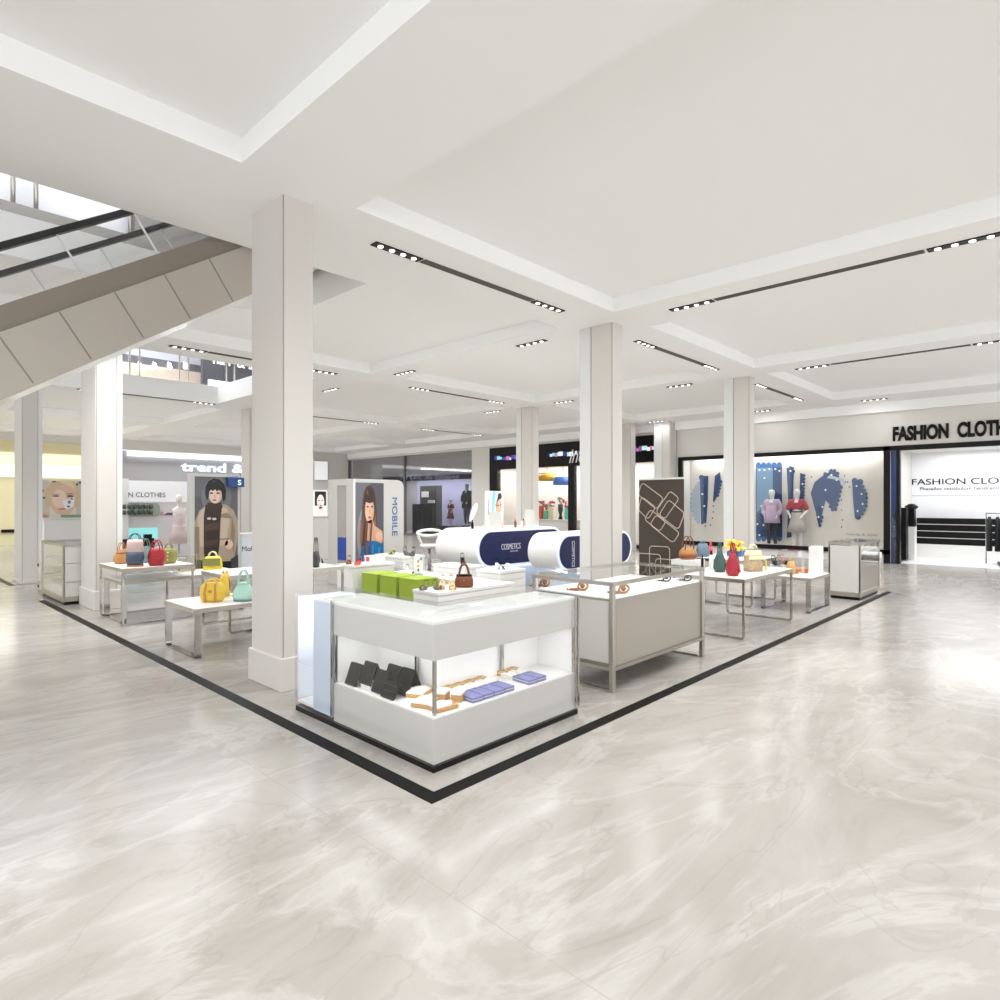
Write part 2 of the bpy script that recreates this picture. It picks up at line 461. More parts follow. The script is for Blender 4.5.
LS = [(3.75, 5.36, 3.17, 'x', 'largest downlight strip, on the ceiling beam just right of the nearest column', 1),
      (7.92, .62, 3.61, 'y', 'long downlight strip at upper right, ending at the picture edge', 1),
      (9.02, 5.44, 3.1, 'x', 'downlight strip on the beam between centre column and the column by the window', 1),
      (13.18, .8, 3.48, 'y', 'long thin downlight strip on the right above the clothes shop sign', 1),
      (3.8, 11.4, 3.25, 'x', 'downlight strip on the beam left of the nearest column', 1),
      (9.04, 11.47, 3.2, 'x', 'downlight strip in the ceiling to the left of the centre column', 1),
      (14.2, 5.46, 3.1, 'x', 'downlight strip just right of the column by the window', 1),
      (7.95, 6.5, .62, 'y', 'short plate of four downlights next to the top of the centre column', 0),
      (9.3, 17.6, 3.2, 'x', 'faint far strip right of the nearest column, under the second coffer', 1),
      (3.75, 17.35, 3.2, 'x', 'thin far strip on the beam under the upper floor opening', 1),
      (14.5, 17.7, 3.1, 'x', 'faint far strip above the grey glass shop', 1),
      (13.17, 6.5, .62, 'y', 'short plate of four lamps left of the column by the window', 0),
      (18.5, 3.75, .65, 'y', 'short plate of four lamps above the cream window, far right', 0),
      (13.18, 9.85, .62, 'y', 'short lamp plate above and left of the black shopfront sign', 0),
      (13.18, 12.5, .62, 'y', 'tiny lamp plate left of the slim distant column', 0),
      (18.5, 6.7, .62, 'y', 'small lamp plate right of the column by the window', 0),
      (18.5, 10.1, .62, 'y', 'tiny lamp plate above the brown banner', 0),
      (7.95, 9.95, .62, 'y', 'short faint lamp plate beside the middle coffer corner', 0),
      (7.95, 12.8, .62, 'y', 'faint lamp plate below the middle coffer corner, toward the nearest column', 0)]
for x, y, l, a, lb, g in LS: light_strip(x, y, l, a, lb, bool(g))

# ================================================================== ESCALATOR (rises to the right through the opening)
t = thing('escalator', 'taupe clad escalator with glass sides rising through the ceiling opening at upper left', 'escalator', (-3.1, 7.3, 0))
SL = .646
def zs(x): return 2.53 + SL * (x - .884)
ox, oy = -3.1, 7.3
XA, XB = -2.9, 4.3
def ep(x, dz): return (x - ox, zs(x) + dz)
clip = lambda x: max(zs(x), .01)
for yy, nm in ((6.6, 1), (8.0, -1)):
    b = MB(); d = .03 * nm
    pa = [ep(XA, 0), ep(XB, 0), ep(XB, .54), ep(XA, .54)]
    pa[0] = (pa[0][0], .02)
    b.prism(pa, yy - oy, yy + d - oy)
    # panel joints on the cladding, square to the slope
    b.m(1)
    ux, uz = -.5425, .84
    for k in range(15):
        xq = -1.9 + k * .43
        p = Vector((xq, zs(xq))); q = p + Vector((ux, uz)) * .45
        if q.x < XA + .05: continue
        wv = Vector((uz, -ux)) * .006
        b.prism([(c.x - ox, c.y) for c in (p - wv, p + wv, q + wv, q - wv)], yy - oy - .003 * nm, yy - oy + .01 * nm)
    b.build('side_cladding', [M_esc, M_gap], t)
    b = MB()
    b.prism([ep(XA, .54), ep(XB, .54), ep(XB, .77), ep(XA, .77)], yy + .035 * nm - oy, yy + .12 * nm - oy)
    b.build('skirt', M_escd, t)
    b = MB()
    b.prism([ep(XA, .77), ep(XB, .77), ep(XB, 1.26), ep(XA, 1.26)], yy + .11 * nm - oy, yy + .122 * nm - oy)
    gl = b.build('balustrade_glass', M_glass, t)
    b = MB()
    for k in range(11):
        xq = -2.2 + k * .62
        p = Vector((xq, zs(xq) + .77)); q = p + Vector((ux, uz)) * .41
        wv = Vector((uz, -ux)) * .007
        b.prism([(c.x - ox, c.y) for c in (p - wv, p + wv, q + wv, q - wv)], yy + .105 * nm - oy, yy + .127 * nm - oy)
    b.build('glass_joint', mat('glass edge', 'dcdcda', .2), gl)
    b = MB(); pts = []
    for k in range(2): 
        x = (XA, XB)[k]; pts.append((x - ox, yy + .116 * nm - oy, zs(x) + 1.28))
    b.strap(pts, .08, .055, (0, 1, 0)); b.build('handrail', M_rub, t)
b = MB(); b.prism([(XA - ox, .01), ep(XB, -.0), ep(XB, .04), (XA - ox, .06)], 6.63 - oy, 7.97 - oy)
b.build('soffit', M_white, t)
b = MB()
for k in range(20):
    x = XA + .2 + k * .36
    b.box(x - ox, 6.75 - oy, zs(x) + .25, x + .36 - ox, 7.85 - oy, zs(x) + .5)
b.build('steps', M_steel, t)

# ---- upper floor seen through the openings
MB().box(-9, 13.15, 4.96, 3.7, 13.3, 9.0).build('wall_upper', mat('upper wall', 'e4e5e8', .5), kind='structure')
MB().box(-9, 12.75, 6.04, 3.7, 13.15, 6.55).box(3.7, 12.9, 4.96, 8.0, 13.3, 5.6).box(3.7, 12.9, 5.95, 8, 13.3, 9.0).build('trim_5', mat('dark slab edge', '77746f', .5), kind='structure')
MB().box(3.7, 13.0, 5.6, 8.0, 13.3, 5.95).build('trim_6', M_white, kind='structure')
t = thing('balustrade', 'grey rods of the railing high up behind the escalator glass', 'balustrade', (1.0, 12.95, 6.55))
for px in (13, 36, 130, 148):
    x = on_y(px, 300, 12.95)[0]
    MB().tube([(x - 1.0, 0, 0), (x - 1.0, 0, 2.2)], .035).build('post', M_steel, t)
MB().box(-6, -.02, .05, 4, -.008, 1.1).build('pane', M_glass, t)
MB().box(-9.2, 6.0, 9.0, 13.0, 24.0, 9.2).box(-9.2, 5.8, 4.81, 13.0, 6.0, 9.2).box(13.0, 6.0, 4.81, 13.2, 24.0, 9.2).box(-9.2, 6.2, 4.81, -9.0, 24, 9.0).build('ceiling_light_block', M_ceil, kind='structure')  # unseen roof and sides, added to keep world light off the upper walls
# floor edge and shop above the second opening
MB().box(-4, 22.4, 4.95, 13.0, 22.6, 6.15).m(1).box(-4, 22.4, 6.15, 13.0, 22.6, 6.4).m(2).box(-4, 22.4, 6.4, 13.0, 22.6, 9).build('wall_upper_far', [mat('tan panel', 'b5a798', .5), mat('dark band', '55535a', .5), mat('lilac grey', 'a9a9b4', .5)], kind='structure')
t = thing('balustrade', 'pairs of thin steel rods on the upper floor edge above the left wall', 'balustrade', (3.5, 17.25, 4.8))
for px in (131, 141, 181, 190, 228, 236):
    x = on_y(px, 375, 17.15)[0]
    MB().tube([(x - 3.5, 0, .005), (x - 3.5, 0, 1.5)], .02).build('post', M_steel, t)
    
MB().box(-5, .08, .05, 6, .092, 1.1).build('pane', M_glass, t)
t = thing('shop_sign', 'dark sign board with white hair and style lettering on the upper floor', 'sign', (5.6, 21.0, 4.95))
xa = on_y(203, 370, 21.0)[0]; xb = 10.5
MB().box(xa - 5.6, 0, .75, xb - 5.6, .2, 2.4).box(xa - 5.6, 0, -.0, xa - 5.45, .2, .75).build('board', mat('dark sign', '3d3c42', .4), t)
MB().box(xa - 5.4, .05, .0, xb - 5.6, .15, .75).build('lit_window', mat('lit shop', 'eef0f4', .4, emit=.6), t)
x, z = on_y(213, 366, 21.0)
text('lettering', 'hair & style', mat('white letters', 'f4f4f4', .4, emit=.8), t, FY, (x - 5.6, -.005, z - 4.95), width=2.0, height=.36, extrude=.02)
for k, px in enumerate((125, 142, 157, 172, 188)):
    x, z = on_y(px, 364, 22.0)
    t = thing('spotlight', ('leftmost', 'second', 'middle', 'fourth', 'rightmost')[k] + ' of five small white spotlights in the upper shop', 'spotlight', (x, 22.25, z), group='spotlights in the upper shop')
    MB().tube([(0, .12, .14), (0, .02, .02)], .02).build('arm', M_white, t)
    MB().tube([(0, .02, .05), (0, -.05, -.1)], [.06, .08], 12).build('lamp_head', mat('spot lamp', 'ffffff', .3, emit=1.5), t)

# ================================================================== CORNER SHOWCASE (front)
t = thing('corner_showcase', 'large L shaped glass and white corner showcase in the foreground', 'showcase', (2.45, 2.88, 0))
LX, LY, D = 1.48, 1.69, .44          # length along x, along y, leg depth
def ell_shape(i=0.0, ly=LY, lx=LX, d=D):
    return [(i, i), (lx - i, i), (lx - i, d - i), (d - i, d - i), (d - i, ly - i), (i, ly - i)]
MB().prism(ell_shape(.006), .0, .04, 'z').build('plinth', M_black, t)
b = MB(); yk = 1.15
b.prism(ell_shape(.02, ly=yk + .02), .04, .32, 'z'); b.build('lower_body', M_grey, t, bevel=.003)
MB().prism(ell_shape(.025, ly=yk), .32, .327, 'z').build('display_floor', M_white, t)
b = MB(); b.prism(ell_shape(.02, ly=yk + .02), .675, .895, 'z'); b.build('upper_body', M_grey, t, bevel=.003)
# back walls of the lit recess
b = MB(); b.box(D - .04, D - .05, .327, LX - .03, D - .03, .675).box(D - .05, D - .04, .327, D - .03, yk - .02, .675)
b.box(.03, yk - .02, .327, D - .03, yk, .675).box(LX - .035, .03, .327, LX - .02, D - .03, .675)
b.build('back_panel', M_white, t)
b = MB(); b.box(.06, .2, .668, .1, yk - .05, .676).box(.2, .06, .668, LX - .1, .1, .676); b.build('light_strip', M_led, t)
for x, y in ((.06, .06), (LX - .03, .03), (.03, yk - .01), (D - .02, .42), (1.0, D - .07), (D - .07, .62)):
    MB().box(x - .01, y - .01, .327, x + .01, y + .01, .675).build('post', M_chrome, t)
# blue end panel, open glass end cabinet with shelves
MB().box(.012, yk + .005, .065, D - .02, yk + .275, .90).build('end_panel', M_frost, t)
b = MB(); b.box(.012, yk + .28, .07, D - .02, LY - .03, .09); b.build('cabinet_base', M_white, t)
b = MB(); b.box(D - .03, yk + .28, .09, D - .015, LY - .02, .9).box(.02, LY - .022, .09, D - .03, LY - .012, .9); b.build('cabinet_back', mat('white backing', 'f2f4f8', .3), t)
for z in (.38, .66): MB().box(.015, yk + .28, z, D - .035, LY - .025, z + .012).build('glass_shelf', M_glass, t)
# outer glass skin
b = MB()
b.box(0, 0, .04, .006, LY, .925).box(.006, 0, .04, LX, .006, .925).box(LX - .006, .006, .04, LX, D, .925)
b.box(.006, LY - .006, .04, D, LY, .925)
b.build('glass_front', M_glass, t)
MB().prism(ell_shape(.018, ly=yk + .25), .895, .915, 'z').build('counter_panel', M_white, t)
MB().prism(ell_shape(-.004), .925, .937, 'z').build('glass_top', M_gtop, t)
b = MB()
for x in (LX - .004, LX + .006): pass
b.box(LX - .012, -.004, .065, LX + .004, .012, .925).box(LX - .05, -.003, .065, LX - .042, .004, .925).box(-.004, yk - .006, .065, .004, yk + .008, .925)
b.build('edge_trim', M_chrome, t)
# goods lying in the showcase
ZD = .327
def wallet(name, w, l, h, m, cat='wallet'):
    t = thing(name, '', cat)
    MB().box(-w / 2, -l / 2, 0, w / 2, l / 2, h * .42).build('back_cover', m, t, bevel=.003)
    MB().box(-w / 2 + .003, -l / 2 + .003, h * .42, w / 2 - .003, l / 2 - .006, h * .58).build('lining', mat('cream lining', 'd8cdb8', .7), t)
    MB().box(-w / 2, -l / 2, h * .58, w / 2, l / 2, h).build('front_cover', m, t, bevel=.003)
    MB().box(-.012, l / 2 - .03, h, .012, l / 2 - .008, h + .004).build('clasp', M_chrome, t)
    return t
M_blue = mat('periwinkle leather', '7478a8', .5, bump=.2, bscale=200)
M_tan = mat('tan leather', 'b98f58', .55, bump=.2, bscale=200)
M_honey = mat('honey leather', 'c9a25c', .5, bump=.2, bscale=200)
M_ivory = mat('ivory leather', 'f1eee6', .5)
M_dark = mat('dark brown leather', '15110e', .8, bump=.3, bscale=120, spec=.2)
from_left = ('first', 'second', 'third', 'fourth')
def rows(base, colour, x0, y, n, step, rowtxt, group, z=ZD, first=True):
    for k in range(n):
        nm = from_left[k] if n > 2 else ('left', 'right')[k]
        lab = f'{colour} wallet, {nm} from the left {rowtxt}' if n > 2 else f'{colour} wallet, {nm} one of the pair {rowtxt}'
        p = (x0 + k * step, y, z)
        if first and k == 0:
            base.location = p; base['label'] = lab; base['group'] = group; base.rotation_euler = (0, 0, -.05)
        else: dup(base, p, -.05, lab, group)
wb = wallet('wallet', .092, .17, .035, M_blue)
rows(wb, 'periwinkle blue', 2.88, 3.01, 4, .103, 'in the front row of the showcase', 'blue wallets')
rows(wb, 'periwinkle blue', 3.44, 3.01, 2, .103, 'near the right end of the showcase', 'blue wallets', first=False)
wi = wallet('wallet', .092, .12, .03, M_ivory)
rows(wi, 'ivory', 2.89, 3.165, 4, .103, 'behind the row of four blue wallets', 'ivory wallets')
rows(wi, 'ivory', 3.45, 3.165, 2, .103, 'behind the pair of blue wallets', 'ivory wallets', first=False)
wh = wallet('wallet', .092, .06, .035, M_honey)
rows(wh, 'honey yellow', 2.90, 3.245, 4, .103, 'at the back behind four ivory wallets', 'honey wallets')
rows(wh, 'honey yellow', 3.46, 3.245, 2, .103, 'at the back right of the showcase', 'honey wallets', first=False)
def clutch(loc, rz, m1, label, w=.2, l=.13):
    t = thing('clutch', label, 'clutch', loc, rz, group='clutches at the showcase corner')
    MB().box(-w / 2, -l / 2, 0, w / 2, l / 2, .028).build('body', m1, t, bevel=.006)
    MB().prism([(-w / 2, -l / 2 + .005), (w / 2 - .06, -l / 2 + .005), (w / 2 - .01, 0), (w / 2 - .06, l / 2 - .005), (-w / 2, l / 2 - .005)], .028, .036, 'z').build('flap', M_ivory, t)
    return t
clutch((2.72, 3.34, ZD), .5, M_honey, 'honey clutch with white flap beside the dark folded wallets')
clutch((2.62, 3.15, ZD), .4, M_tan, 'tan clutch with white flap, middle of the showcase corner group')
clutch((2.63, 3.0, ZD), -.1, M_tan, 'tan clutch right behind the glass corner edge', .17, .12)
for k, (x, y, lb) in enumerate(((2.72, 3.09, 'small tan box with a white lid behind the corner clutches, left one'), (2.78, 3.0, 'small tan box with a white lid beside the blue wallets, right one'))):
    t = thing('gift_box', lb, 'box', (x + .03, y + .05, ZD), .5)
    MB().box(-.05, -.035, 0, .05, .035, .05).build('body', M_tan, t); MB().box(-.053, -.038, .05, .053, .038, .065).build('lid', M_ivory, t)
def folded(loc, rz, label, h=.14, w=.14):
    t = thing('folded_wallet', label, 'wallet', loc, rz, group='dark folded wallets standing in the showcase')
    for s in (-1, 1):
        b = MB(); b.prism([(s * .055, 0), (s * .062, .006), (s * .006, h), (0, h - .004)], -w / 2, w / 2, 'y')
        lf = b.build('leaf', M_dark, t)
    b = MB()
    for q in range(3): b.box(-.061 + .017 * q, -w / 2 - .002, .035 * (q + .3), -.056 + .017 * q, w / 2 + .002, .035 * (q + .3) + .004)
    b.build('stitching', M_black, t)
    return t
for k, (x, y, z, lb) in enumerate(((2.56, 3.86, ZD, 'dark brown folded wallet standing at the left end of the showcase group'),
        (2.58, 3.71, ZD + .03, 'dark brown folded wallet standing second from the left, slightly raised'),
        (2.58, 3.56, ZD, 'dark brown folded wallet, middle one of the standing row'),
        (2.72, 3.62, ZD, 'dark brown folded wallet standing in the back row, left'),
        (2.73, 3.47, ZD, 'dark brown folded wallet standing in the back row, right'),
        (2.56, 3.42, ZD, 'dark brown folded wallet next to the honey clutch'))):
    folded((x, y, z), .0, lb, h=.15 if k != 5 else .1)
    if z > ZD: tag(MB().box(x - .05, y - .06, ZD, x + .05, y + .06, z).build('riser', M_white), 'small white riser block under a dark folded wallet', 'riser')

# ================================================================== JEWELLERY COUNTER
t = thing('jewellery_counter', 'glass topped jewellery counter on chrome frame beside the corner showcase', 'counter', (4.55, 2.97, 0))
W_, Dp, H_ = 1.76, .92, .96
b = MB(); b.box(.03, .03, .2, W_ - .03, Dp - .03, .80); b.build('cabinet', M_warm, t, bevel=.004)
b = MB(); b.box(.022, .06, .24, .03, Dp - .06, .78); b.build('end_panel', M_grey, t)
MB().box(.035, .035, .80, W_ - .035, Dp - .035, .812).build('display_bed', mat('lit display bed', 'f4f3f0', .4, emit=.05), t)
pr = .022
for x in (pr, W_ - pr):
    b = MB()
    b.box(x - pr, 0, 0, x + pr, .045, H_ - .03).box(x - pr, Dp - .045, 0, x + pr, Dp, H_ - .03).box(x - pr, .045, 0, x + pr, Dp - .045, .018)
    b.build('leg', M_steel, t, bevel=.006)
b = MB()
b.box(0, 0, H_ - .04, W_, .03, H_ - .008).box(0, Dp - .03, H_ - .04, W_, Dp, H_ - .008).box(0, .03, H_ - .04, .03, Dp - .03, H_ - .008).box(W_ - .03, .03, H_ - .04, W_, Dp - .03, H_ - .008)
b.box(.045, 0, .185, W_ - .045, .025, .215).box(.0, .045, .185, .03, Dp - .045, .215)
b.build('frame', M_steel, t)
MB().box(-.004, -.004, H_ - .008, W_ + .004, Dp + .004, H_ + .004).build('glass_top', M_gtop, t)
b = MB(); b.box(.03, .006, .815, W_ - .03, .012, H_ - .04).box(.006, .03, .815, .012, Dp - .03, H_ - .04); b.build('glass_side', M_glass, t)
M_gold = mat('gold', 'b8833f', .25, 1.0); M_amber = mat('amber stone', '8c4a22', .15, coat=1); M_jet = mat('jet stone', '23211f', .2)
def brooch(loc, rz, label, m1, m2, s=1.0):
    t = thing('bracelet', label, 'bracelet', loc, rz, group='bracelets on the lit bed of the jewellery counter')
    MB().tube([(.045 * s * math.cos(a), .02 * math.sin(a), .045 * s + .038 * s * math.sin(a)) for a in [2 * PI * k / 18 for k in range(18)]], .011 * s, 8, closed=True).build('band', m1, t)
    b = MB()
    for k in range(5): b.ball((.05 * s + .024 * k * s, .01 * s * (k % 2), .018), .018 * s - .0015 * k, n=10)
    b.build('beads', m2, t)
    MB().ball((0, -.02 * s, .045), .026 * s, .02 * s, .026 * s, 10).build('stone', m2, t)
    return t
ZJ = .812
for px, py, lb, m1, m2 in ((545, 587, 'amber and gold bracelet, leftmost in the jewellery counter', M_gold, M_amber), (583, 591, 'amber and gold bracelet in the middle of the lit bed', M_gold, M_amber),
                           (624, 594, 'amber and gold bracelet just right of the front corner post', M_gold, M_amber), (667, 582, 'dark bracelet in the right half of the jewellery counter', M_jet, M_jet), (693, 582, 'dark bracelet at the right end of the jewellery counter', M_jet, M_jet)):
    t_ = (px - 500) / FOC; d = FOC * (EYE - ZJ) / (py - HY)
    x, y = d * (FWD[0] + t_ * RGT[0]), d * (FWD[1] + t_ * RGT[1])
    brooch((x, max(y, 3.06), ZJ), 2.4, lb, m1, m2, 1.0 if m1 is M_gold else .8)

# ================================================================== TABLES
def table(label, x0, y0, x1, y1, h, loops, flat=False, group=None, low_shelf=False):
    """loops 'x': each leg frame lies in the x-z plane; 'y': in the y-z plane"""
    t = thing('display_table', label, 'table', (x0, y0, 0), group=group)
    w, d = x1 - x0, y1 - y0
    MB().box(0, 0, h - .028, w, d, h).build('tabletop', M_white, t, bevel=.004)
    b = MB(); e = .006
    b.box(-e, -e, h - .05, w + e, 0, h - .004).box(-e, d, h - .05, w + e, d + e, h - .004).box(-e, 0, h - .05, 0, d, h - .004).box(w, 0, h - .05, w + e, d, h - .004)
    b.build('edge_trim', M_steel, t)
    bw = .07 if flat else .026; th = .016 if flat else .026
    for q in (0, 1):
        b = MB(); r = .035
        def path(L):
            pts = [(0, h - .05)]
            for a in range(5):
                an = PI + a * PI / 8; pts.append((r + r * math.cos(an), r + th / 2 + r * math.sin(an)))
            for a in range(5):
                an = 1.5 * PI + a * PI / 8; pts.append((L - r + r * math.cos(an), r + th / 2 + r * math.sin(an)))
            pts.append((L, h - .05)); return pts
        if loops == 'y':
            xx = (bw / 2) if q == 0 else w - bw / 2
            b.strap([(xx, th / 2 + p * (d - th) / d, z) for p, z in path(d)], bw, th, (1, 0, 0))
        else:
            yy = (bw / 2) if q == 0 else d - bw / 2
            b.strap([(th / 2 + p * (w - th) / w, yy, z) for p, z in path(w)], bw, th, (0, 1, 0))
        b.build('leg', M_chrome, t)
    return t
table('low white table with wide chrome legs left of the nearest column', 2.52, 6.81, 3.62, 7.69, .525, 'y', True)
table('taller white table partly hidden behind the nearest column', 3.28, 7.76, 4.92, 8.62, .73, 'x')
table('taller white table with thin chrome frame at left, straddling a lower one', 2.52, 9.3, 3.43, 10.36, .765, 'x')
table('low white table with wide chrome legs tucked under the taller left table', 2.56, 9.5, 4.25, 10.3, .58, 'y', True)
table('white table with thin chrome frame right of the jewellery counter', 7.36, 2.97, 9.02, 3.9, .73, 'y')
table('white thin framed table behind, beyond the table with the red bag', 9.72, 3.8, 10.75, 4.85, .73, 'y')
table('low white table with wide chrome legs next to the right glass counter', 9.8, 2.97, 10.72, 3.7, .525, 'x', True)

# ---- bags
def bag(name, loc, rz, label, secs, mb, mh=None, handle=None, band=None, base=None, extra=None, n=24, p=2.8):
    t = thing(name, label, 'bag', loc, rz)
    mh = mh or mb
    MB().loft(secs, n, p).build('body', mb, t)
    if handle:
        hw, hh, z0, dy, r = handle
        for s in (-1, 1):
            MB().tube([(hw * math.cos(a) * (1 if hh > 0 else 1), s * dy, z0 + hh * math.sin(a)) for a in [PI * k / 12 for k in range(13)]], r, 8).build('handle', mh, t)
    if band:
        z0, z1, mm, grow = band
        def at(z):
            for q in range(len(secs) - 1):
                if secs[q][0] <= z <= secs[q + 1][0]:
                    u = (z - secs[q][0]) / max(1e-6, secs[q + 1][0] - secs[q][0])
                    return (z, secs[q][1] + u * (secs[q + 1][1] - secs[q][1]) + grow, secs[q][2] + u * (secs[q + 1][2] - secs[q][2]) + grow)
            return (z, secs[-1][1] + grow, secs[-1][2] + grow)
        MB().loft([at(z0), at((z0 + z1) / 2), at(z1)], n, p).build('band', mm, t)
    if base:
        MB().loft([(0, secs[0][1] + .004, secs[0][2] + .004), (.02, secs[0][1] + .008, secs[0][2] + .008)], n, p).build('bottom', base, t)
    if extra: extra(t)
    return t
def leather(n, h, r=.45): return mat(n, h, r, bump=.15, bscale=90, vary=.12)
M_red = leather('red leather', 'a81f30'); M_yel = leather('yellow leather', 'd9b43c'); M_mint = leather('mint leather', 'a9cfc0')
M_ylw = leather('bright yellow leather', 'e6cf35'); M_olive = leather('olive patent', '8b8a4a'); M_teal = leather('grey teal', '66807c')
M_crm = leather('cream leather', 'e3dcb4'); M_dgreen = leather('dark green', '34514a'); M_brown = leather('brown leather', '7a4425'); M_camel = leather('camel leather', 'b27e46')
M_slate = leather('slate blue', '3f4a60'); M_pink = leather('pale pink', 'dcbfbb'); M_crim = leather('crimson leather', '9a1a2c')
# on the tall left table (top .765)
ZN = .765
def tassel(m):
    def f(t): MB().tube([(.05, -.06, .12), (.055, -.075, .05)], [.006, .014], 6).build('tassel', m, t)
    return f
def drawstring(t):
    MB().tube([(.07 * math.cos(a), .055 * math.sin(a), .155) for a in [2 * PI * k / 16 for k in range(16)]], .007, 6, closed=True).build('drawstring', M_brown, t)
bag('pouch_bag', (2.72, 10.06, ZN), .3, 'tan drawstring pouch at the left end of the tall left table', [(0, .08, .06), (.05, .11, .08), (.11, .1, .075), (.16, .055, .045), (.2, .06, .05)], M_camel, handle=(.05, .13, .17, .02, .006), extra=drawstring)
def topbox(t):
    MB().loft([(.2, .1, .07), (.33, .095, .065), (.37, .085, .05)], 24, 3.5).build('upper_body', M_pink, t)
bag('bucket_bag', (2.73, 9.50, ZN), -.6, 'slate blue and pink bucket bag with a tan base', [(.025, .095, .07), (.1, .11, .075), (.2, .105, .072)], M_slate, handle=(.07, .1, .35, .03, .006), base=M_camel, extra=topbox)
bag('tote_bag', (3.0, 9.97, ZN), 0.2, 'grey teal tote standing behind between blue bag and red bag', [(0, .08, .06), (.12, .095, .06), (.24, .085, .03)], M_teal, handle=(.05, .12, .23, .03, .007))
def stud(t):
    b = MB()
    for k in range(4): b.ball((-.06 + .04 * k, -.083, .1), .007, n=8)
    b.build('studs', M_gold, t)
bag('tote_bag', (2.98, 9.43, ZN), -.7, 'round red handbag on the tall left table', [(0, .085, .065), (.04, .105, .08), (.13, .11, .08), (.21, .095, .065), (.235, .08, .05)], M_red, handle=(.06, .14, .21, .045, .008), extra=stud)
def dots(m, zs_, ry, rx):
    def f(t):
        b = MB()
        for k in range(7):
            for z in zs_: b.ball((-rx + 2 * rx * k / 6, -ry + .01 * abs(k - 3), z), .013, .006, .013, 8)
        b.build('pattern_studs', m, t)
    return f
bag('round_bag', (3.2, 9.62, ZN), -.5, 'olive patterned handbag next to the red bag at left', [(0, .085, .06), (.06, .11, .075), (.16, .11, .07), (.22, .07, .05)], M_olive, handle=(.05, .1, .19, .04, .008), extra=dots(M_crm, (.06, .11, .16), .07, .07))
# on the low left table (.58)
ZL = .58
def flap(m, w, z0, z1, y):
    def f(t):
        MB().box(-w, y - .01, z0, w, y + .005, z1).build('flap', m, t, bevel=.004)
        MB().box(-.02, y - .016, z0 - .01, .02, y - .008, z0 + .025).build('buckle', M_gold, t)
    return f
bag('satchel', (3.86, 9.72, ZL), -.6, 'yellow and olive satchel on the low table beside the woman lightbox', [(0, .13, .07), (.1, .135, .075), (.2, .12, .06), (.24, .09, .04)], M_ylw, M_crm, handle=(.06, .09, .22, .02, .01), extra=flap(M_olive, .125, .1, .215, -.085), p=4)
t = thing('acrylic_case', 'clear acrylic case standing on the low left table', 'display case', (3.6, 10.02, ZL))
b = MB(); b.box(-.17, -.1, 0, .17, .1, .012).build('base', M_white, t)
b = MB(); b.box(-.17, -.1, .012, -.164, .1, .26).box(.164, -.1, .012, .17, .1, .26).box(-.164, -.1, .012, .164, -.094, .26).box(-.164, .094, .012, .164, .1, .26).box(-.17, -.1, .26, .17, .1, .266)
b.build('glass_box', M_glass, t)
MB().box(-.12, -.05, .012, .1, .05, .08).build('liner', mat('taupe card', 'b9ab93', .6), t)
# on the low near-left table (.525)
ZA = .525
def ribs(m, rx, ry, h):
    def f(t):
        for s in (-1, 1): MB().strap([(s * rx * .45, -ry - .004, .0), (s * rx * .5, -ry - .012, h * .5), (s * rx * .4, -ry + .02, h)], .02, .008, (1, 0, 0)).build('strap', m, t)
        MB().ball((0, -ry - .006, h * .62), .02, .01, .02, 8).build('buckle', M_gold, t)
    return f
bag('handbag', (2.86, 7.2, ZA), -.7, 'plump yellow handbag in front on the low table left of the nearest column', [(0, .1, .075), (.03, .125, .09), (.1, .135, .095), (.17, .125, .085), (.215, .09, .055)], M_yel, handle=(.07, .06, .19, .05, .01), extra=ribs(M_camel, .12, .09, .2))
bag('handbag', (3.12, 7.5, ZA), .9, 'upright yellow bag with dark opening behind the mint bag', [(0, .06, .055), (.08, .11, .06), (.2, .1, .05), (.27, .05, .03)], M_yel, handle=(.03, .05, .25, .02, .008), extra=lambda t: MB().loft([(.06, .02, .003, 0, -.062), (.14, .035, .003, 0, -.058), (.22, .015, .003, 0, -.045)], 12, 2).build('opening', M_brown, t))
bag('hobo_bag', (3.12, 6.99, ZA), -.7, 'pale mint bucket bag with arched handle next to the nearest column', [(.012, .1, .085), (.06, .118, .095), (.13, .1, .08), (.19, .06, .05), (.21, .055, .045)], M_mint, M_mint, handle=(.055, .17, .18, .025, .008), base=M_teal, extra=lambda t: MB().tube([(.06 * math.cos(a), .05 * math.sin(a), .2) for a in [2 * PI * k / 16 for k in range(16)]], .01, 6, closed=True).build('drawstring', M_mint, t))
# dark bag on the tall table right of the nearest column
bag('shopper', (4.57, 7.92, .73), .6, 'dark grey shopper with tall strap just right of the nearest column', [(0, .06, .04), (.12, .075, .045), (.22, .07, .02)], leather('charcoal', '3a3b3a'), handle=(.035, .22, .2, .015, .006), extra=tassel(M_dark))
# right table with red bag (.73)
ZR = .73
bag('teardrop_bag', (7.62, 3.22, ZR), -.7, 'deep red teardrop bag on the table right of the jewellery counter', [(0, .055, .05), (.04, .078, .07), (.12, .082, .07), (.22, .05, .045), (.3, .028, .025)], M_crim, handle=(.025, .13, .28, .02, .008), extra=tassel(M_crim))
bag('teardrop_bag', (7.92, 3.52, ZR), -.7, 'dark green teardrop bag behind the deep red bag', [(0, .06, .05), (.05, .08, .065), (.14, .075, .06), (.22, .045, .04), (.27, .03, .025)], M_dgreen, handle=(.02, .12, .26, .02, .007), extra=tassel(M_dgreen))
def scarf(t):
    MB().strap([(.1, -.05, .2), (.14, -.07, .14), (.15, -.06, .06), (.13, -.09, .01)], .05, .012, (.4, 1, 0)).build('scarf', M_ylw, t)
    MB().box(-.115, -.09, .16, .115, -.078, .21).build('front_band', M_crm, t)
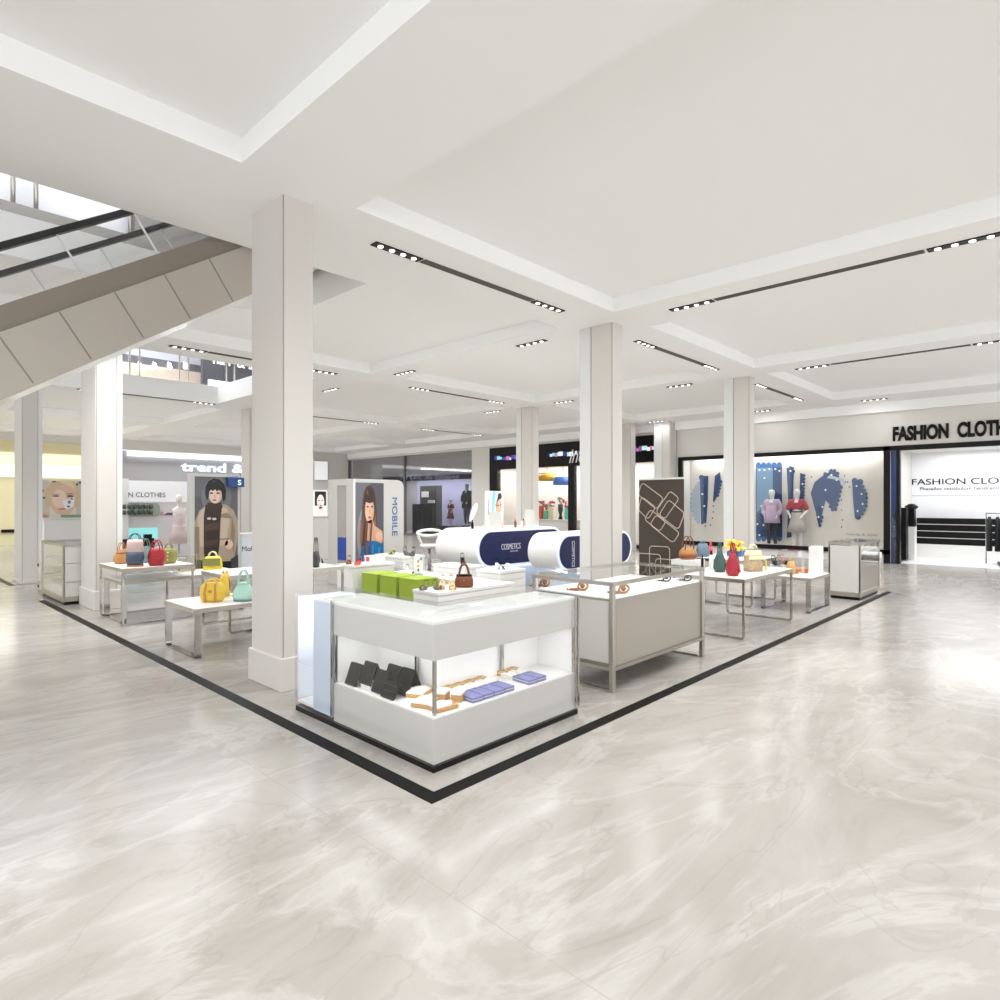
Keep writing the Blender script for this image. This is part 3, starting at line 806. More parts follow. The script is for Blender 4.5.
bag('box_bag', (8.32, 3.24, ZR), -.6, 'cream and tan patterned box bag with a yellow scarf, right of the red bag', [(0, .115, .075), (.1, .12, .08), (.21, .11, .07), (.28, .085, .05)], mat('snake print', 'b09a7a', .5, vary=.5, bscale=45), M_crm, handle=(.05, .09, .265, .02, .009), band=(.2, .28, M_crm, .005), extra=scarf, p=4)
t = thing('flower_vase', 'glass vase of big yellow flowers on the table behind the red bag', 'vase', (8.5, 3.56, ZR))
MB().loft([(0, .05, .05), (.08, .06, .06), (.18, .045, .045)], 18, 2).build('vase', mat('dark vase', '4f5f5c', .15), t)
for k, (dx, dy, z) in enumerate(((-.12, .0, .28), (-.03, .04, .36), (.07, -.03, .33), (.13, .03, .27), (.0, -.09, .26), (.04, .1, .3))):
    MB().tube([(0, 0, .15), (dx * .7, dy * .7, z - .05), (dx, dy, z)], .007, 6).build('stem', mat('stem green', '5c7a35', .6), t)
    b = MB()
    for q in range(6):
        a = 2 * PI * q / 6 + k; b.k = 0; b.strap([(dx, dy, z), (dx + .05 * math.cos(a), dy + .05 * math.sin(a), z + .035), (dx + .085 * math.cos(a), dy + .085 * math.sin(a), z + .02 - .03 * (q % 2))], .05, .006, (-math.sin(a), math.cos(a), 0))
    bl = b.build('blossom', mat('yellow petals', 'f3d94a', .6), t)
    MB().ball((dx, dy, z + .03), .022, n=8).build('flower_centre', mat('orange centre', 'e0b23a', .6), bl)
def bottle(loc, label, m, m2, h=.16, r=.025):
    t = thing('bottle', label, 'bottle', loc)
    MB().loft([(0, r, r), (h * .7, r, r), (h * .78, r * .45, r * .45)], 16, 2).build('body', m, t)
    MB().loft([(h * .78, r * .5, r * .5), (h, r * .5, r * .5)], 12, 2).build('cap', m2, t)
    return t
bottle((8.1, 3.72, ZR), 'slim white bottle with black cap left of the green bag', M_white, M_black, .26, .03)
bottle((8.0, 3.80, ZR), 'slim black bottle left of the white bottle on the right table', M_black, M_black, .2, .018)
# second table behind
bag('clutch_bag', (9.95, 4.72, ZR), -.3, 'slate blue bag on the far table left of the flowers', [(0, .15, .05), (.12, .14, .045), (.22, .1, .02)], leather('steel blue', '5f7484'), handle=(.05, .06, .2, .015, .006))
tag(MB().cbox(0, 0, 0, .34, .24, .07).cbox(0.0, 0.0, .07, .33, .23, .02).build('flat_box', mat('blue box', '46619a', .5), loc=(10.5, 4.35, ZR), bevel=.004), 'flat blue box on the far table behind the patterned box bag', 'box')
bag('mini_bag', (10.25, 4.72, ZR), .2, 'tiny coral red bag on the far table, above the slate blue bag', [(0, .06, .04), (.09, .07, .045), (.15, .05, .03)], leather('coral', 'd5505a'), handle=(.03, .1, .14, .01, .006))
t = thing('pedestal', 'white pedestal block behind the right end of the jewellery counter', 'pedestal', (8.6, 4.31, 0))
MB().cbox(0, 0, .03, .36, .36, .77).build('body', M_white, t, bevel=.004); MB().cbox(0, 0, 0, .3, .3, .03).build('foot', M_black, t)
bag('handbag', (8.6, 4.31, .8), -.5, 'tan and brown handbag with long handles on the white pedestal', [(0, .11, .06), (.06, .15, .075), (.13, .13, .06), (.18, .08, .03)], M_camel, M_brown, handle=(.075, .2, .14, .04, .008), band=(.02, .08, M_brown, .004))
# ---- low right table goods
t = thing('display_block', 'upright white block standing on the low right table', 'block', (10.55, 3.12, .525))
MB().cbox(0, 0, 0, .26, .14, .42).build('body', M_white, t, bevel=.004); MB().cbox(0, 0, .42, .25, .13, .006).build('cap', M_grey, t)
t = thing('acrylic_case', 'tall clear acrylic case on the low right table', 'display case', (10.02, 3.32, .525))
MB().cbox(0, 0, 0, .3, .3, .012).build('base', M_white, t)
b = MB(); b.box(-.15, -.15, .012, -.145, .15, .38).box(.145, -.15, .012, .15, .15, .38).box(-.145, -.15, .012, .145, -.145, .38).box(-.145, .145, .012, .145, .15, .38).box(-.15, -.15, .38, .15, .15, .386); b.build('glass_box', M_glass, t)
bag('mini_bag', (10.02, 3.32, .537), -.4, 'small gold bag inside the tall clear case', [(0, .06, .04), (.09, .08, .05), (.2, .05, .03)], M_honey, handle=(.03, .06, .19, .01, .006))
bag('clutch_bag', (10.4, 3.32, .525), -.6, 'orange clutch lying on the low right table', [(0, .14, .05), (.04, .15, .055), (.085, .1, .04)], leather('orange leather', 'cc7a2c'), handle=None, extra=flap(leather('dark orange', 'b5651f'), .1, .03, .07, -.052))

# ---- shoes
def shoe(loc, rz, label, m, heel=.06, strapm=None, group=None, L=.27):
    t = thing('shoe', label, 'shoe', loc, rz, group=group)
    sm = strapm or m
    def zf(u): return .012 + heel * max(0, (1 - u / .62)) ** 1.2 if u < .62 else .012
    b = MB(); N = 12; top = []; 
    for i in range(N + 1):
        u = i / N; wd = (.028 + .016 * math.sin(PI * min(1, u * 1.05)) + (.008 if .6 < u < .9 else 0)) * (1 if u < .95 else .6)
        top.append((u * L, wd, zf(u)))
    vs = []; fs = []
    for x, wd, z in top: vs += [(x, -wd, z), (x, wd, z), (x, wd, z - .012), (x, -wd, z - .012)]
    for i in range(N):
        for k in range(4): fs.append((4 * i + k, 4 * i + (k + 1) % 4, 4 * i + 4 + (k + 1) % 4, 4 * i + 4 + k))
    fs += [(3, 2, 1, 0), (4 * N, 4 * N + 1, 4 * N + 2, 4 * N + 3)]
    b._add(vs, fs); b.build('sole', m, t)
    if heel > .02: MB().prism([(0, 0), (.022, 0), (.05, heel + .0), (0, heel + .004)], -.014, .014, 'y').build('heel', m, t)
    for u in (.62, .76, .88):
        x = u * L; wd = .045
        MB().strap([(x, -wd, zf(u) - .004), (x - .004, -wd * .8, zf(u) + .035), (x - .006, 0, zf(u) + .05), (x - .004, wd * .8, zf(u) + .035), (x, wd, zf(u) - .004)], .02, .004, (1, 0, .2)).build('strap', sm, t)
    MB().strap([(.03, -.035, zf(.1)), (.0, -.028, zf(0) + .06), (-.008, 0, zf(0) + .075), (.0, .028, zf(0) + .06), (.03, .035, zf(.1))], .018, .004, (0, .1, 1)).build('ankle_strap', sm, t)
    return t
tag(MB().cbox(0, 0, 0, .5, .2, .13).build('riser', M_white, loc=(10.4, 3.59, .525), bevel=.004), 'white riser board on the low right table under black and red shoes', 'riser')
shoe((10.22, 3.66, .655), -2.4, 'black shoe on the white riser, left one', M_black, .05, L=.2)
shoe((10.36, 3.62, .655), -2.0, 'black shoe on the white riser, the one nearer the red shoe', M_black, .05, L=.2)
shoe((10.5, 3.63, .655), -2.5, 'bright red shoe on the white riser at right', leather('bright red', 'd8402e'), .05, L=.2)

# ================================================================== CENTRE DISPLAY: white platforms, ottomans, shoes
def platform(label, x0, y0, x1, y1, h, lines=(), lip=True):
    t = thing('display_platform', label, 'platform', ((x0 + x1) / 2, (y0 + y1) / 2, 0))
    w, d = x1 - x0, y1 - y0; zz = [.03] + list(lines) + [h - .045]
    MB().cbox(0, 0, 0, w - .06, d - .06, .03).build('foot', M_black, t)
    for a, c in zip(zz[:-1], zz[1:]): MB().cbox(0, 0, a, w - .02, d - .02, c - a - .006).build('tier', M_white, t)
    MB().cbox(0, 0, h - .045, w, d, .045).build('top', M_white, t, bevel=.004)
    return t
platform('low white stepped platform in the centre carrying the brown bag', 5.5, 6.37, 7.05, 6.92, .42, (.16, .29))
platform('long low white platform behind the green ottomans', 6.58, 7.0, 7.1, 8.95, .42, (.22,))
platform('white platform block left of the green ottomans', 5.95, 9.12, 6.85, 9.62, .56)
platform('white drawer like platform behind the ottomans in front of the mobile stand', 6.95, 9.0, 7.45, 9.9, .66, (.3, .42, .54))
platform('white platform under the black strappy sandal', 7.12, 7.55, 7.6, 8.4, .56, (.3,))
platform('white platform right of the brown bag near the blue counter', 7.12, 6.75, 7.75, 7.3, .55, (.28, .4))
def ottoman(y, label):
    t = thing('ottoman', label, 'ottoman', (6.26, y, 0), group='green cube ottomans')
    MB().cbox(0, 0, .03, .44, .44, .40).build('body', M_green, t, bevel=.012)
    MB().cbox(0, 0, .425, .445, .445, .03).build('cushion_top', M_green, t, bevel=.012)
    for sx in (-1, 1):
        for sy in (-1, 1): MB().cbox(sx * .17, sy * .17, 0, .04, .04, .03).build('foot', M_black, t)
ottoman(7.72, 'green cube ottoman, rightmost of the three')
ottoman(8.24, 'green cube ottoman, middle of the three')
ottoman(8.76, 'green cube ottoman, leftmost of the three')
bag('handbag', (6.16, 6.56, .42), -.75, 'brown leather bag with two handles on the white centre platform', [(0, .12, .08), (.03, .138, .095), (.12, .13, .085), (.18, .105, .06)], M_brown, handle=(.07, .17, .16, .045, .016), band=(.16, .18, M_dark, .003), extra=lambda t: MB().ball((0, -.08, .1), .012, n=8).build('clasp', M_gold, t))
m_wt = leather('tan and white', 'd7b98d')
shoe((5.96, 6.62, .42), -2.2, 'tan heeled sandal left of the brown bag, nearer one', m_wt, .1, leather('tan strap', 'b98a55'))
shoe((5.88, 6.71, .42), -2.4, 'tan heeled sandal next to the brown bag, farther one', m_wt, .1, leather('tan strap', 'b98a55'))
shoe((5.80, 6.80, .42), -2.0, 'olive strappy sandal at the left corner of the centre platform, front one', leather('olive strap', '6b6248'), .03)
shoe((5.72, 6.88, .42), -2.5, 'olive strappy sandal beside the ottoman corner, back one', leather('olive strap', '6b6248'), .03)
shoe((7.42, 7.95, .56), -2.2, 'black strappy high heel on the white platform before the cosmetics stand', M_black, .11)
shoe((7.52, 6.96, .55), -2.4, 'black and white sandal right of the brown bag, left one', M_white, .08, M_black)
shoe((7.42, 7.12, .55), -2.0, 'black and white sandal right of the brown bag, right one', M_white, .08, M_black)
shoe((6.85, 8.46, .42), -2.5, 'tan wedge sandal beside the small white picture card', m_wt, .07, M_brown)
shoe((6.78, 8.68, .42), -2.2, 'ivory and olive sandal left of the tan wedge sandal', M_ivory, .05, M_olive)
shoe((7.32, 9.17, .66), -2.4, 'grey black sandal on the drawer like platform, right one', leather('grey black', '45443f'), .06)
shoe((7.24, 9.34, .66), -2.0, 'grey black sandal on the drawer like platform, left one', leather('grey black', '45443f'), .06)
shoe((7.25, 9.68, .66), -2.5, 'dark green sandal on the platform below the poster', M_dgreen, .05, M_ylw)
shoe((6.18, 9.57, .56), -2.2, 'brown sandal at the far left of the white block', M_brown, .05)
t = thing('shoe_box', 'small red and white shoe box on the white block left of the ottomans', 'box', (6.62, 9.42, .56))
MB().cbox(0, 0, 0, .3, .2, .09).build('body', M_white, t); MB().cbox(0, 0, .09, .31, .21, .03).build('lid', M_white, t); MB().box(-.156, -.05, .02, -.151, .05, .1).build('red_label', leather('bright red', 'd8402e'), t)
shoe((6.25, 9.34, .56), -2.4, 'red shoe in front of the red and white shoe box', leather('bright red', 'd8402e'), .04)
t = thing('picture_card', 'small white picture card standing behind the ottomans', 'sign', (6.66, 8.22, .42), -.75)
MB().cbox(0, 0, 0, .16, .07, .012).build('foot', M_chrome, t)
MB().cbox(0, 0, .012, .15, .012, .3).build('card', M_white, t)
art('print', FY, (-.07, -.007, .02), .14, .28, [('f7f5f2', [RECT]), ('c98a6e', [ell(.5, .75, .12, .1), ell(.48, .45, .12, .06)]), ('5b4038', [ell(.5, .22, .1, .08)]), ('6fa7c4', [rc(.7, .8, .95, .97)])], t)

# ================================================================== MOBILE KIOSK
KX, KY = 6.74, 10.3
t = thing('mobile_kiosk', 'white mobile stand with rounded top corner and a portrait poster', 'kiosk', (KX, KY, 0))
KW, KD, KH = 1.22, .9, 2.1
prof = [(0, 0), (KW, 0)] + [(KW - .16 + .16 * math.cos(a), KH - .16 + .16 * math.sin(a)) for a in [PI / 2 * k / 8 for k in range(9)]] + [(0, KH)]
MB().prism(prof, 0, .14, 'y').build('poster_wall', M_grey, t, bevel=.004)
MB().prism([(p[0], p[1]) for p in prof], KD - .1, KD, 'y').build('rear_wall', M_grey, t, bevel=.004)
b = MB(); b.box(0, .14, KH - .12, .9, KD - .1, KH); b.build('top_panel', M_grey, t)
b = MB(); b.box(0, .14, 0, .03, .24, KH - .12).box(0, KD - .32, 0, .03, KD - .1, KH - .12).box(0, .24, 0, .03, KD - .32, .2); b.build('end_frame', M_grey, t)
MB().box(.01, .24, .2, .02, KD - .32, KH - .12).build('grey_panel', mat('grey glossy panel', 'aeaba5', .15), t)
MB().box(.006, .25, .5, .012, KD - .34, .95).build('blue_panel', mat('royal blue', '27479a', .4), t)
MB().box(-.004, -.02, 0, .03, .0, KH).build('corner_trim', M_white, t)
pw, ph = .66, 1.93
skin, hair = 'd2a084', '4a2f25'
art('poster', FY, (.05, -.004, .1), pw, ph, [
    ('53525a', [RECT]), ('6d6c74', [rc(.0, .2, .5, 1)]), ('8b8b93', [ell(.3, .45, .25, .3)]),
    ('4d342b', [[(.36, .955), (.28, .9), (.24, .8), (.2, .62), (.15, .42), (.2, .3), (.45, .4), (.74, .5), (.75, .7), (.71, .84), (.66, .92), (.56, .97), (.46, .975)]]),
    ('8a5a3d', [[(.16, .62), (.14, .4), (.2, .33), (.27, .6)], [(.62, .58), (.68, .45), (.72, .5), (.7, .68)]]),
    (skin, [[(.42, .62), (.6, .62), (.66, .56), (.95, .5), (.97, .4), (.9, .36), (.3, .42)], ell(.48, .72, .165, .135)]),
    ('e2b79c', [ell(.45, .72, .12, .11), ell(.82, .45, .12, .05)]),
    ('3a2720', [[(.3, .76), (.31, .86), (.37, .92), (.48, .95), (.6, .92), (.66, .86), (.66, .77), (.62, .805), (.48, .79), (.34, .805)]]), ('6e4c3c', [[(.36, .9), (.42, .935), (.44, .86)], [(.22, .6), (.25, .75), (.28, .6), (.24, .4)]]),
    ('2a1b17', [ell(.41, .755, .04, .008), ell(.56, .755, .04, .008)]), ('a9514a', [ell(.48, .645, .05, .012)]), ('b98468', [rc(.475, .68, .5, .73)]),
    ('1668a3', [[(.1, .0), (.12, .2), (.2, .35), (.45, .41), (.7, .4), (.94, .37), (.97, .1), (.85, .0)]]),
    ('2c8cc4', [[(.2, .05), (.25, .3), (.33, .33), (.3, .05)], [(.75, .1), (.78, .33), (.86, .34), (.84, .1)], [(.55, .15), (.56, .36), (.62, .37), (.62, .15)]]),
    ('0f3f68', [[(.42, .05), (.44, .35), (.5, .36), (.48, .05)], [(.65, .02), (.7, .25), (.74, .25), (.7, .02)]]),
    ('6b4431', [[(.34, .6), (.25, .3), (.33, .2), (.42, .6)], [(.58, .6), (.5, .3), (.44, .24), (.52, .6)]]),
    ('c2522a', [ell(.78, .06, .13, .06), ell(.08, .05, .06, .05)]), ('141418', [rc(0, 0, .07, .12), rc(.92, 0, 1, .08), rc(0, -.12, 1, 0)]),
], t)
text('lettering', 'MOBILE', mat('mobile blue', '3f63a8', .4), t, FY, (.92, -.003, 1.74), width=.78, height=.13, extrude=.006, rot=-PI / 2)

# ================================================================== COSMETICS COUNTER
def stadium(x0, x1, z0, z1, n=30, rx=None):
    r = (z1 - z0) / 2; rx = rx or r; zc = (z0 + z1) / 2
    p = [(x1 - rx + rx * math.cos(a), zc + r * math.sin(a)) for a in [-PI / 2 + PI * k / n for k in range(n + 1)]]
    p += [(x0 + rx + rx * math.cos(a), zc + r * math.sin(a)) for a in [PI / 2 + PI * k / n for k in range(n + 1)]]
    return p
def capsule(label, x0, x1, y0, y1, z0, z1, txt, vertical=False):
    t = thing('cosmetics_counter', label, 'counter', ((x0 + x1) / 2, y0, 0))
    c = (x0 + x1) / 2
    MB().prism(stadium(x0 - c, x1 - c, z0, z1), .0, y1 - y0, 'y').build('body', M_white, t, bevel=.01)
    MB().prism(stadium(x0 - c + .004, x1 - c - .004, z0 + .004, z1 - .004), -.03, .0, 'y').build('rim', M_rim, t)
    MB().prism(stadium(x0 - c + .05, x1 - c - .05, z0 + .05, z1 - .05), -.034, -.03, 'y').build('navy_face', M_navy, t)
    MB().box(x0 - c + .15, .12, 0, x1 - c - .15, y1 - y0 - .1, z0 + .08).build('plinth', mat('plinth blue white', 'd9e5f6', .35), t)
    MB().box(x0 - c + .1, .02, z0 - .02, x1 - c - .1, .1, z0 + .01).build('light_strip', mat('blue white strip', 'dcebff', .3, emit=.8), t)
    return t
t = capsule('rear navy fronted cosmetics counter with rounded white end', 7.87, 10.4, 8.06, 9.2, .42, 1.14, '')
ml = mat('silver letters', 'd8dae6', .35)
x, z = on_y(501, 550, 8.03)
text('lettering', 'COSMETICS', ml, t, FY, (x - 9.135, -.038, z), width=.54, height=.11, extrude=.006, bold=.0)
text('small_lettering', 'BEAUTY CARE', ml, t, FY, (x - 9.135 + .25, -.038, z - .05), width=.22, height=.025, extrude=.004)
t2 = capsule('front navy fronted cosmetics counter running behind the centre column', 8.46, 10.85, 6.68, 7.34, .42, 1.09, '')
x, z = on_y(571.5, 541, 6.65)
text('lettering', 'COSMETICS', ml, t2, FY, (x - 9.655, -.038, z), width=.46, height=.08, extrude=.006, bold=.0, rot=-PI / 2)
# displays on the rear cosmetics counter
ZK = 1.14
def backdrop(x, y, z, w, h, label):
    t = thing('display_stand', label, 'display stand', (x, y, z))
    MB().cbox(0, 0, 0, w, .18, .02).build('foot', M_white, t)
    MB().cbox(0, .03, .02, w, .05, h).build('panel', M_grey, t, bevel=.004)
backdrop(8.95, 8.6, ZK, .3, .3, 'plain grey display panel in front of the beauty poster on the counter')
backdrop(10.02, 8.6, ZK, .32, .32, 'plain grey display panel on the counter, nearer the centre column')
t = thing('poster_stand', 'beauty poster with a woman holding a blue towel on the cosmetics counter', 'poster', (9.32, 9.0, ZK))
MB().cbox(0, 0, 0, .5, .1, .02).build('foot', M_white, t); MB().box(-.27, .0, .02, .27, .02, .74).build('board', M_white, t)
art('print', FY, (-.26, -.001, .03), .52, .7, [('f2f4f7', [RECT]), ('8ed0d8', [[(.4, 1), (.62, 1), (.45, .35), (.3, .2)]]), ('c3e6ea', [[(.55, 1), (.7, 1), (.5, .45), (.42, .3)]]), ('4a342c', [ell(.8, .86, .12, .1), [(.55, .6), (.7, .85), (.78, .8), (.6, .5)]]),
    ('e0b59c', [ell(.74, .5, .17, .26, rot=-.3)]), ('c98d76', [ell(.62, .6, .05, .08)]), ('8c3b3a', [ell(.78, .36, .06, .05)]), ('3c2a26', [ell(.7, .58, .05, .015), ell(.84, .6, .05, .015)]), ('c99fc0', [rc(.1, .3, .16, .75)]), ('cdbfb6', [[(.3, .0), (.3, .2), (.9, .25), (.95, 0)]])], t)
for k, (x, y, m, m2, lb) in enumerate(((8.3, 8.3, M_white, M_gold, 'small white cream jar with gold cap at the left end of the cosmetics counter'), (8.78, 8.25, M_pink, M_white, 'pale pink bottle before the beauty poster'),
        (9.2, 8.3, M_brown, M_gold, 'amber bottle with gold cap between the two grey panels'), (9.34, 8.25, M_white, M_steel, 'white bottle with steel cap between the two grey panels'), (9.5, 8.35, M_camel, M_black, 'tan bottle with black cap next to the right grey panel'), (8.2, 8.5, M_black, M_black, 'tiny black bottle at the far left of the cosmetics counter'))):
    bottle((x, y, ZK), lb, m, m2, .17 if k else .1, .025)
t = thing('mirror', 'small tilted white framed mirror at the left of the cosmetics counter', 'mirror', (8.66, 8.95, ZK))
MB().cbox(0, 0, 0, .14, .1, .015).build('foot', M_white, t)
MB().tube([(0, 0, .01), (0, 0, .12)], .01).build('stem', M_white, t)
MB().xf(Matrix.Translation((0, 0, .3)) @ Matrix.Rotation(.5, 4, 'Y') @ Matrix.Rotation(-.7, 4, 'Z')).loft([(-.2, .02, .015), (-.1, .045, .015), (.1, .05, .015), (.2, .02, .015)], 16, 2).build('frame', M_white, t)
# white chairs with ring backs left of the counter
t = thing('stool', 'white stool with looped ring back left of the cosmetics counter', 'stool', (8.08, 9.62, 0), -.8)
MB().tube([(0, 0, .02), (0, 0, .72)], .03).build('post', M_chrome, t)
MB().loft([(0, .2, .2), (.02, .19, .19), (.03, .04, .04)], 20, 2).build('foot', M_chrome, t)
MB().loft([(.72, .14, .14), (.76, .2, .2), (.8, .19, .19)], 20, 2.4).build('seat', M_white, t)
MB().tube([(.24 * math.cos(a), .2 * math.sin(a), 1.03 + .05 * math.sin(a)) for a in [2 * PI * k / 22 for k in range(22)]], .032, 8, closed=True).build('ring_back', M_white, t)
b = MB(); b.tube([(.15, .0, .78), (.235, 0, .98)], .025).tube([(-.15, .0, .78), (-.235, 0, .98)], .025); b.build('back_support', M_white, t)

# ================================================================== BROWN BANNER
t = thing('banner', 'tall brown banner with pale rounded rectangle line pattern right of the centre column', 'banner', (9.0, 5.0, 0))
X_ = 9.0
MB().box(-.0, -.42, .0, .16, .4, .06).build('foot', M_steel, t, bevel=.01)
ya, zt = on_x(637, 481, X_); yb, _ = on_x(682, 479, X_)
zt = 1.65 + 22.5 * (X_ * FWD[0] + 5.0 * FWD[1]) / FOC
MB().box(.06, yb - 5, .06, .068, ya - 5, zt).build('cloth', mat('brown cloth', '4a4039', .7), t)
MB().box(.05, yb - 5 - .01, zt, .085, ya - 5 + .01, zt + .03).build('top_bar', M_white, t)
b = MB(); mln = mat('banner lines', 'd3c3b2', .6)
bw_, bh_ = ya - yb, zt - .06
def rr(cx, cz, w, h, r, rot):
    pts = []
    for qx, qz, a0 in ((1, 1, 0), (-1, 1, PI / 2), (-1, -1, PI), (1, -1, 1.5 * PI)):
        for k in range(4):
            a = a0 + k * PI / 6; pts.append((qx * (w / 2 - r) + r * math.cos(a), qz * (h / 2 - r) + r * math.sin(a)))
    out = []
    for x, z in pts:
        out.append((cx + x * math.cos(rot) - z * math.sin(rot), cz + x * math.sin(rot) + z * math.cos(rot)))
    return out
for cx, cz, w_, h_, rot in ((.3, 1.35, .34, .2, -.6), (.12, 1.55, .3, .24, -.6), (.52, 1.6, .2, .42, -.65), (.47, 1.22, .5, .2, -.6), (.62, 1.45, .4, .3, -.6), (.2, 1.75, .46, .22, -.6), (.38, .62, .36, .62, 0), (.14, .5, .52, .6, 0), (.62, .38, .62, .7, 0), (.45, .3, .24, .3, 0)):
    pts = rr(cx, cz, w_, h_, .05, rot)
    q = []
    for u, z in pts:
        u = min(max(u, .005), bw_ - .005); z = min(max(z, .08), zt - .01)
        q.append((.057, ya - 5 - u, z))
    b.tube(q, .0075, 4, closed=True)
b.build('line_pattern', mln, t)

# ================================================================== SMALL GLASS COUNTERS
def glass_counter(label, x0, y0, x1, y1, h, end=False):
    t = thing('glass_counter', label, 'counter', (x0, y0, 0)); w, d = x1 - x0, y1 - y0
    MB().box(.03, .03, 0, w - .03, d - .03, .05).build('plinth', M_black, t)
    MB().box(0, 0, .05, w, d, .13).build('base', M_steel, t, bevel=.004)
    if not end:
        MB().box(0, .015, .13, .02, d - .015, h - .06).build('end_panel', M_grey, t)
        MB().box(.02, .02, .13, w - .02, d - .02, .52).build('body', M_steel, t)
        for z in (.66, .8): MB().box(.03, .03, z, w - .03, d - .02, z + .01).build('glass_shelf', mat('grey shelf', '8d8b86', .2), t)
        MB().box(.02, d - .02, .52, w - .02, d - .01, h - .06).build('back_panel', mat('dark backing', '6f6b66', .4), t)
        MB().box(.02, .004, .52, w - .02, .01, h - .05).build('glass_front', M_glass, t)
    else:
        MB().box(.02, .0, .13, w - .02, .02, h - .06).build('end_panel', M_grey, t)
        MB().box(.03, .03, .13, w - .03, d - .03, .3).build('body', M_white, t)
        MB().box(w - .03, .03, .3, w - .015, d - .03, h - .05).build('back_panel', M_grey, t)
        for z in (.5, .68): MB().box(.02, .03, z, w - .04, d - .03, z + .012).build('glass_shelf', mat('grey shelf', '8d8b86', .2), t)
        MB().box(.004, .02, .13, .01, d - .02, h - .05).build('glass_front', M_glass, t)
        b = MB()
        for z in (.36, .66): b.box(.025, -.004, z, w - .025, .002, z + .01)
        b.build('panel_joint', M_steel, t)
    for x in (0, w - .03):
        for y in (0, d - .03): MB().box(x, y, .13, x + .03, y + .03, h - .05).build('post', M_steel, t)
    b = MB(); b.box(0, 0, h - .05, w, .03, h - .008).box(0, d - .03, h - .05, w, d, h - .008).box(0, .03, h - .05, .03, d - .03, h - .008).box(w - .03, .03, h - .05, w, d - .03, h - .008); b.build('top_frame', M_steel, t)
    MB().box(-.004, -.004, h - .008, w + .004, d + .004, h + .004).build('glass_top', M_gtop, t)
    return t
glass_counter('glass topped counter with a pale end panel at the right corner of the zone', 11.65, 2.75, 12.95, 3.25, .97)
glass_counter('small glass counter at far left in front of the face poster', 2.37, 11.85, 3.1, 13.4, .98, True)
t = thing('wall_box', 'small white box standing at the right end of the right glass counter', 'box', (13.35, 3.0, 0))
MB().cbox(0, 0, 0, .22, .3, .6).build('body', M_grey, t, bevel=.004); MB().cbox(0, 0, .6, .26, .34, .1).build('lid', M_white, t, bevel=.004)
t = thing('display_case', 'low glass side case standing left of the far left counter', 'display case', (2.45, 13.45, 0))
MB().box(-.05, .0, .0, .45, .45, .06).build('base', M_steel, t); b = MB(); b.box(-.05, 0, .06, -.044, .45, .55).box(-.044, 0, .06, .45, .006, .55).box(-.05, 0, .55, .45, .45, .562); b.build('glass_box', M_glass, t)
b = MB()
for z in (.1, .48): b.box(-.055, .35, z, -.045, .45, z + .05)
b.build('hinge', M_black, t)

# ================================================================== POSTERS AT LEFT
# woman in a beige jacket: tall lightbox facing the aisle
YP = 13.3
xa, _ = on_y(190, 500, YP); xb, _ = on_y(240, 500, YP)
t = thing('poster_lightbox', 'tall lit poster of a woman in a beige hooded jacket', 'poster', (xa, YP, 0))
wP = xb - xa; zt = on_y(215, 474, YP)[1]
MB().box(0, .0, 0, wP, .16, zt).build('frame', M_grey, t, bevel=.004)
art('print', FY, (.09, -.001, .1), wP - .14, zt - .16, [
    ('63646a', [RECT]), ('54555b', [rc(0, 0, .18, .8)]), ('73747a', [ell(.5, .8, .35, .2)]),
    ('17140f', [[(.05, -.0), (.1, .3), (.55, .3), (.6, 0)], rc(.6, 0, 1, .16)]),
    ('ab9a85', [[(.02, .18), (.0, .55), (.1, .66), (.3, .73), (.72, .72), (.9, .66), (1.0, .55), (.99, .35), (.9, .14), (.5, .13)]]),
    ('c2b29c', [[(.06, .58), (.14, .66), (.3, .72), (.24, .55), (.2, .3), (.12, .3)], [(.62, .7), (.74, .68), (.8, .55), (.7, .3), (.56, .3)]]),
    ('8b7b68', [[(.0, .5), (.1, .5), (.1, .16), (.04, .2)], [(.86, .6), (.93, .45), (.9, .2), (.82, .4)], [(.5, .6), (.72, .64), (.88, .58), (.7, .58)], rc(.55, .36, .82, .375)]),
    ('31241d', [[(.24, .72), (.2, .6), (.2, .25), (.24, .12), (.5, .12), (.56, .3), (.58, .55), (.62, .7)]]), ('4a3429', [[(.22, .52), (.22, .45), (.55, .47), (.56, .54)], [(.23, .36), (.23, .3), (.5, .31), (.52, .37)]]),
    ('d9c8b4', [ell(.32, .58, .05, .012), ell(.44, .575, .05, .012)]),
    ('3a2820', [[(.28, .74), (.6, .74), (.64, .69), (.26, .68)]]),
    ('dcb9a5', [ell(.46, .815, .155, .085)]), ('ead0c0', [ell(.44, .815, .115, .075)]), ('dcb9a5', [ell(.78, .31, .1, .05), ell(.7, .33, .06, .03)]),
    ('0f0e10', [[(.27, .76), (.24, .83), (.24, .9), (.3, .955), (.42, .985), (.56, .975), (.66, .93), (.71, .86), (.7, .78), (.65, .745), (.62, .8), (.6, .855), (.54, .87), (.5, .85), (.46, .875), (.4, .855), (.36, .87), (.32, .85), (.31, .8)]]), ('2c2b31', [[(.36, .96), (.5, .97), (.44, .93)], [(.55, .95), (.64, .9), (.58, .91)]]),
    ('241a18', [ell(.37, .835, .04, .008), ell(.52, .835, .04, .008)]), ('b25a55', [ell(.44, .765, .045, .009)]), ('c79c88', [rc(.435, .785, .455, .82)]),
    ('101012', [rc(.58, .0, 1, .14)]), ('3b3c42', [[(.82, .16), (1, .2), (1, .0), (.85, 0)]]),
    ('2a3f6e', [rc(.72, .93, 1, 1.0)]),
], t)
x, z = on_y(226, 484, YP)
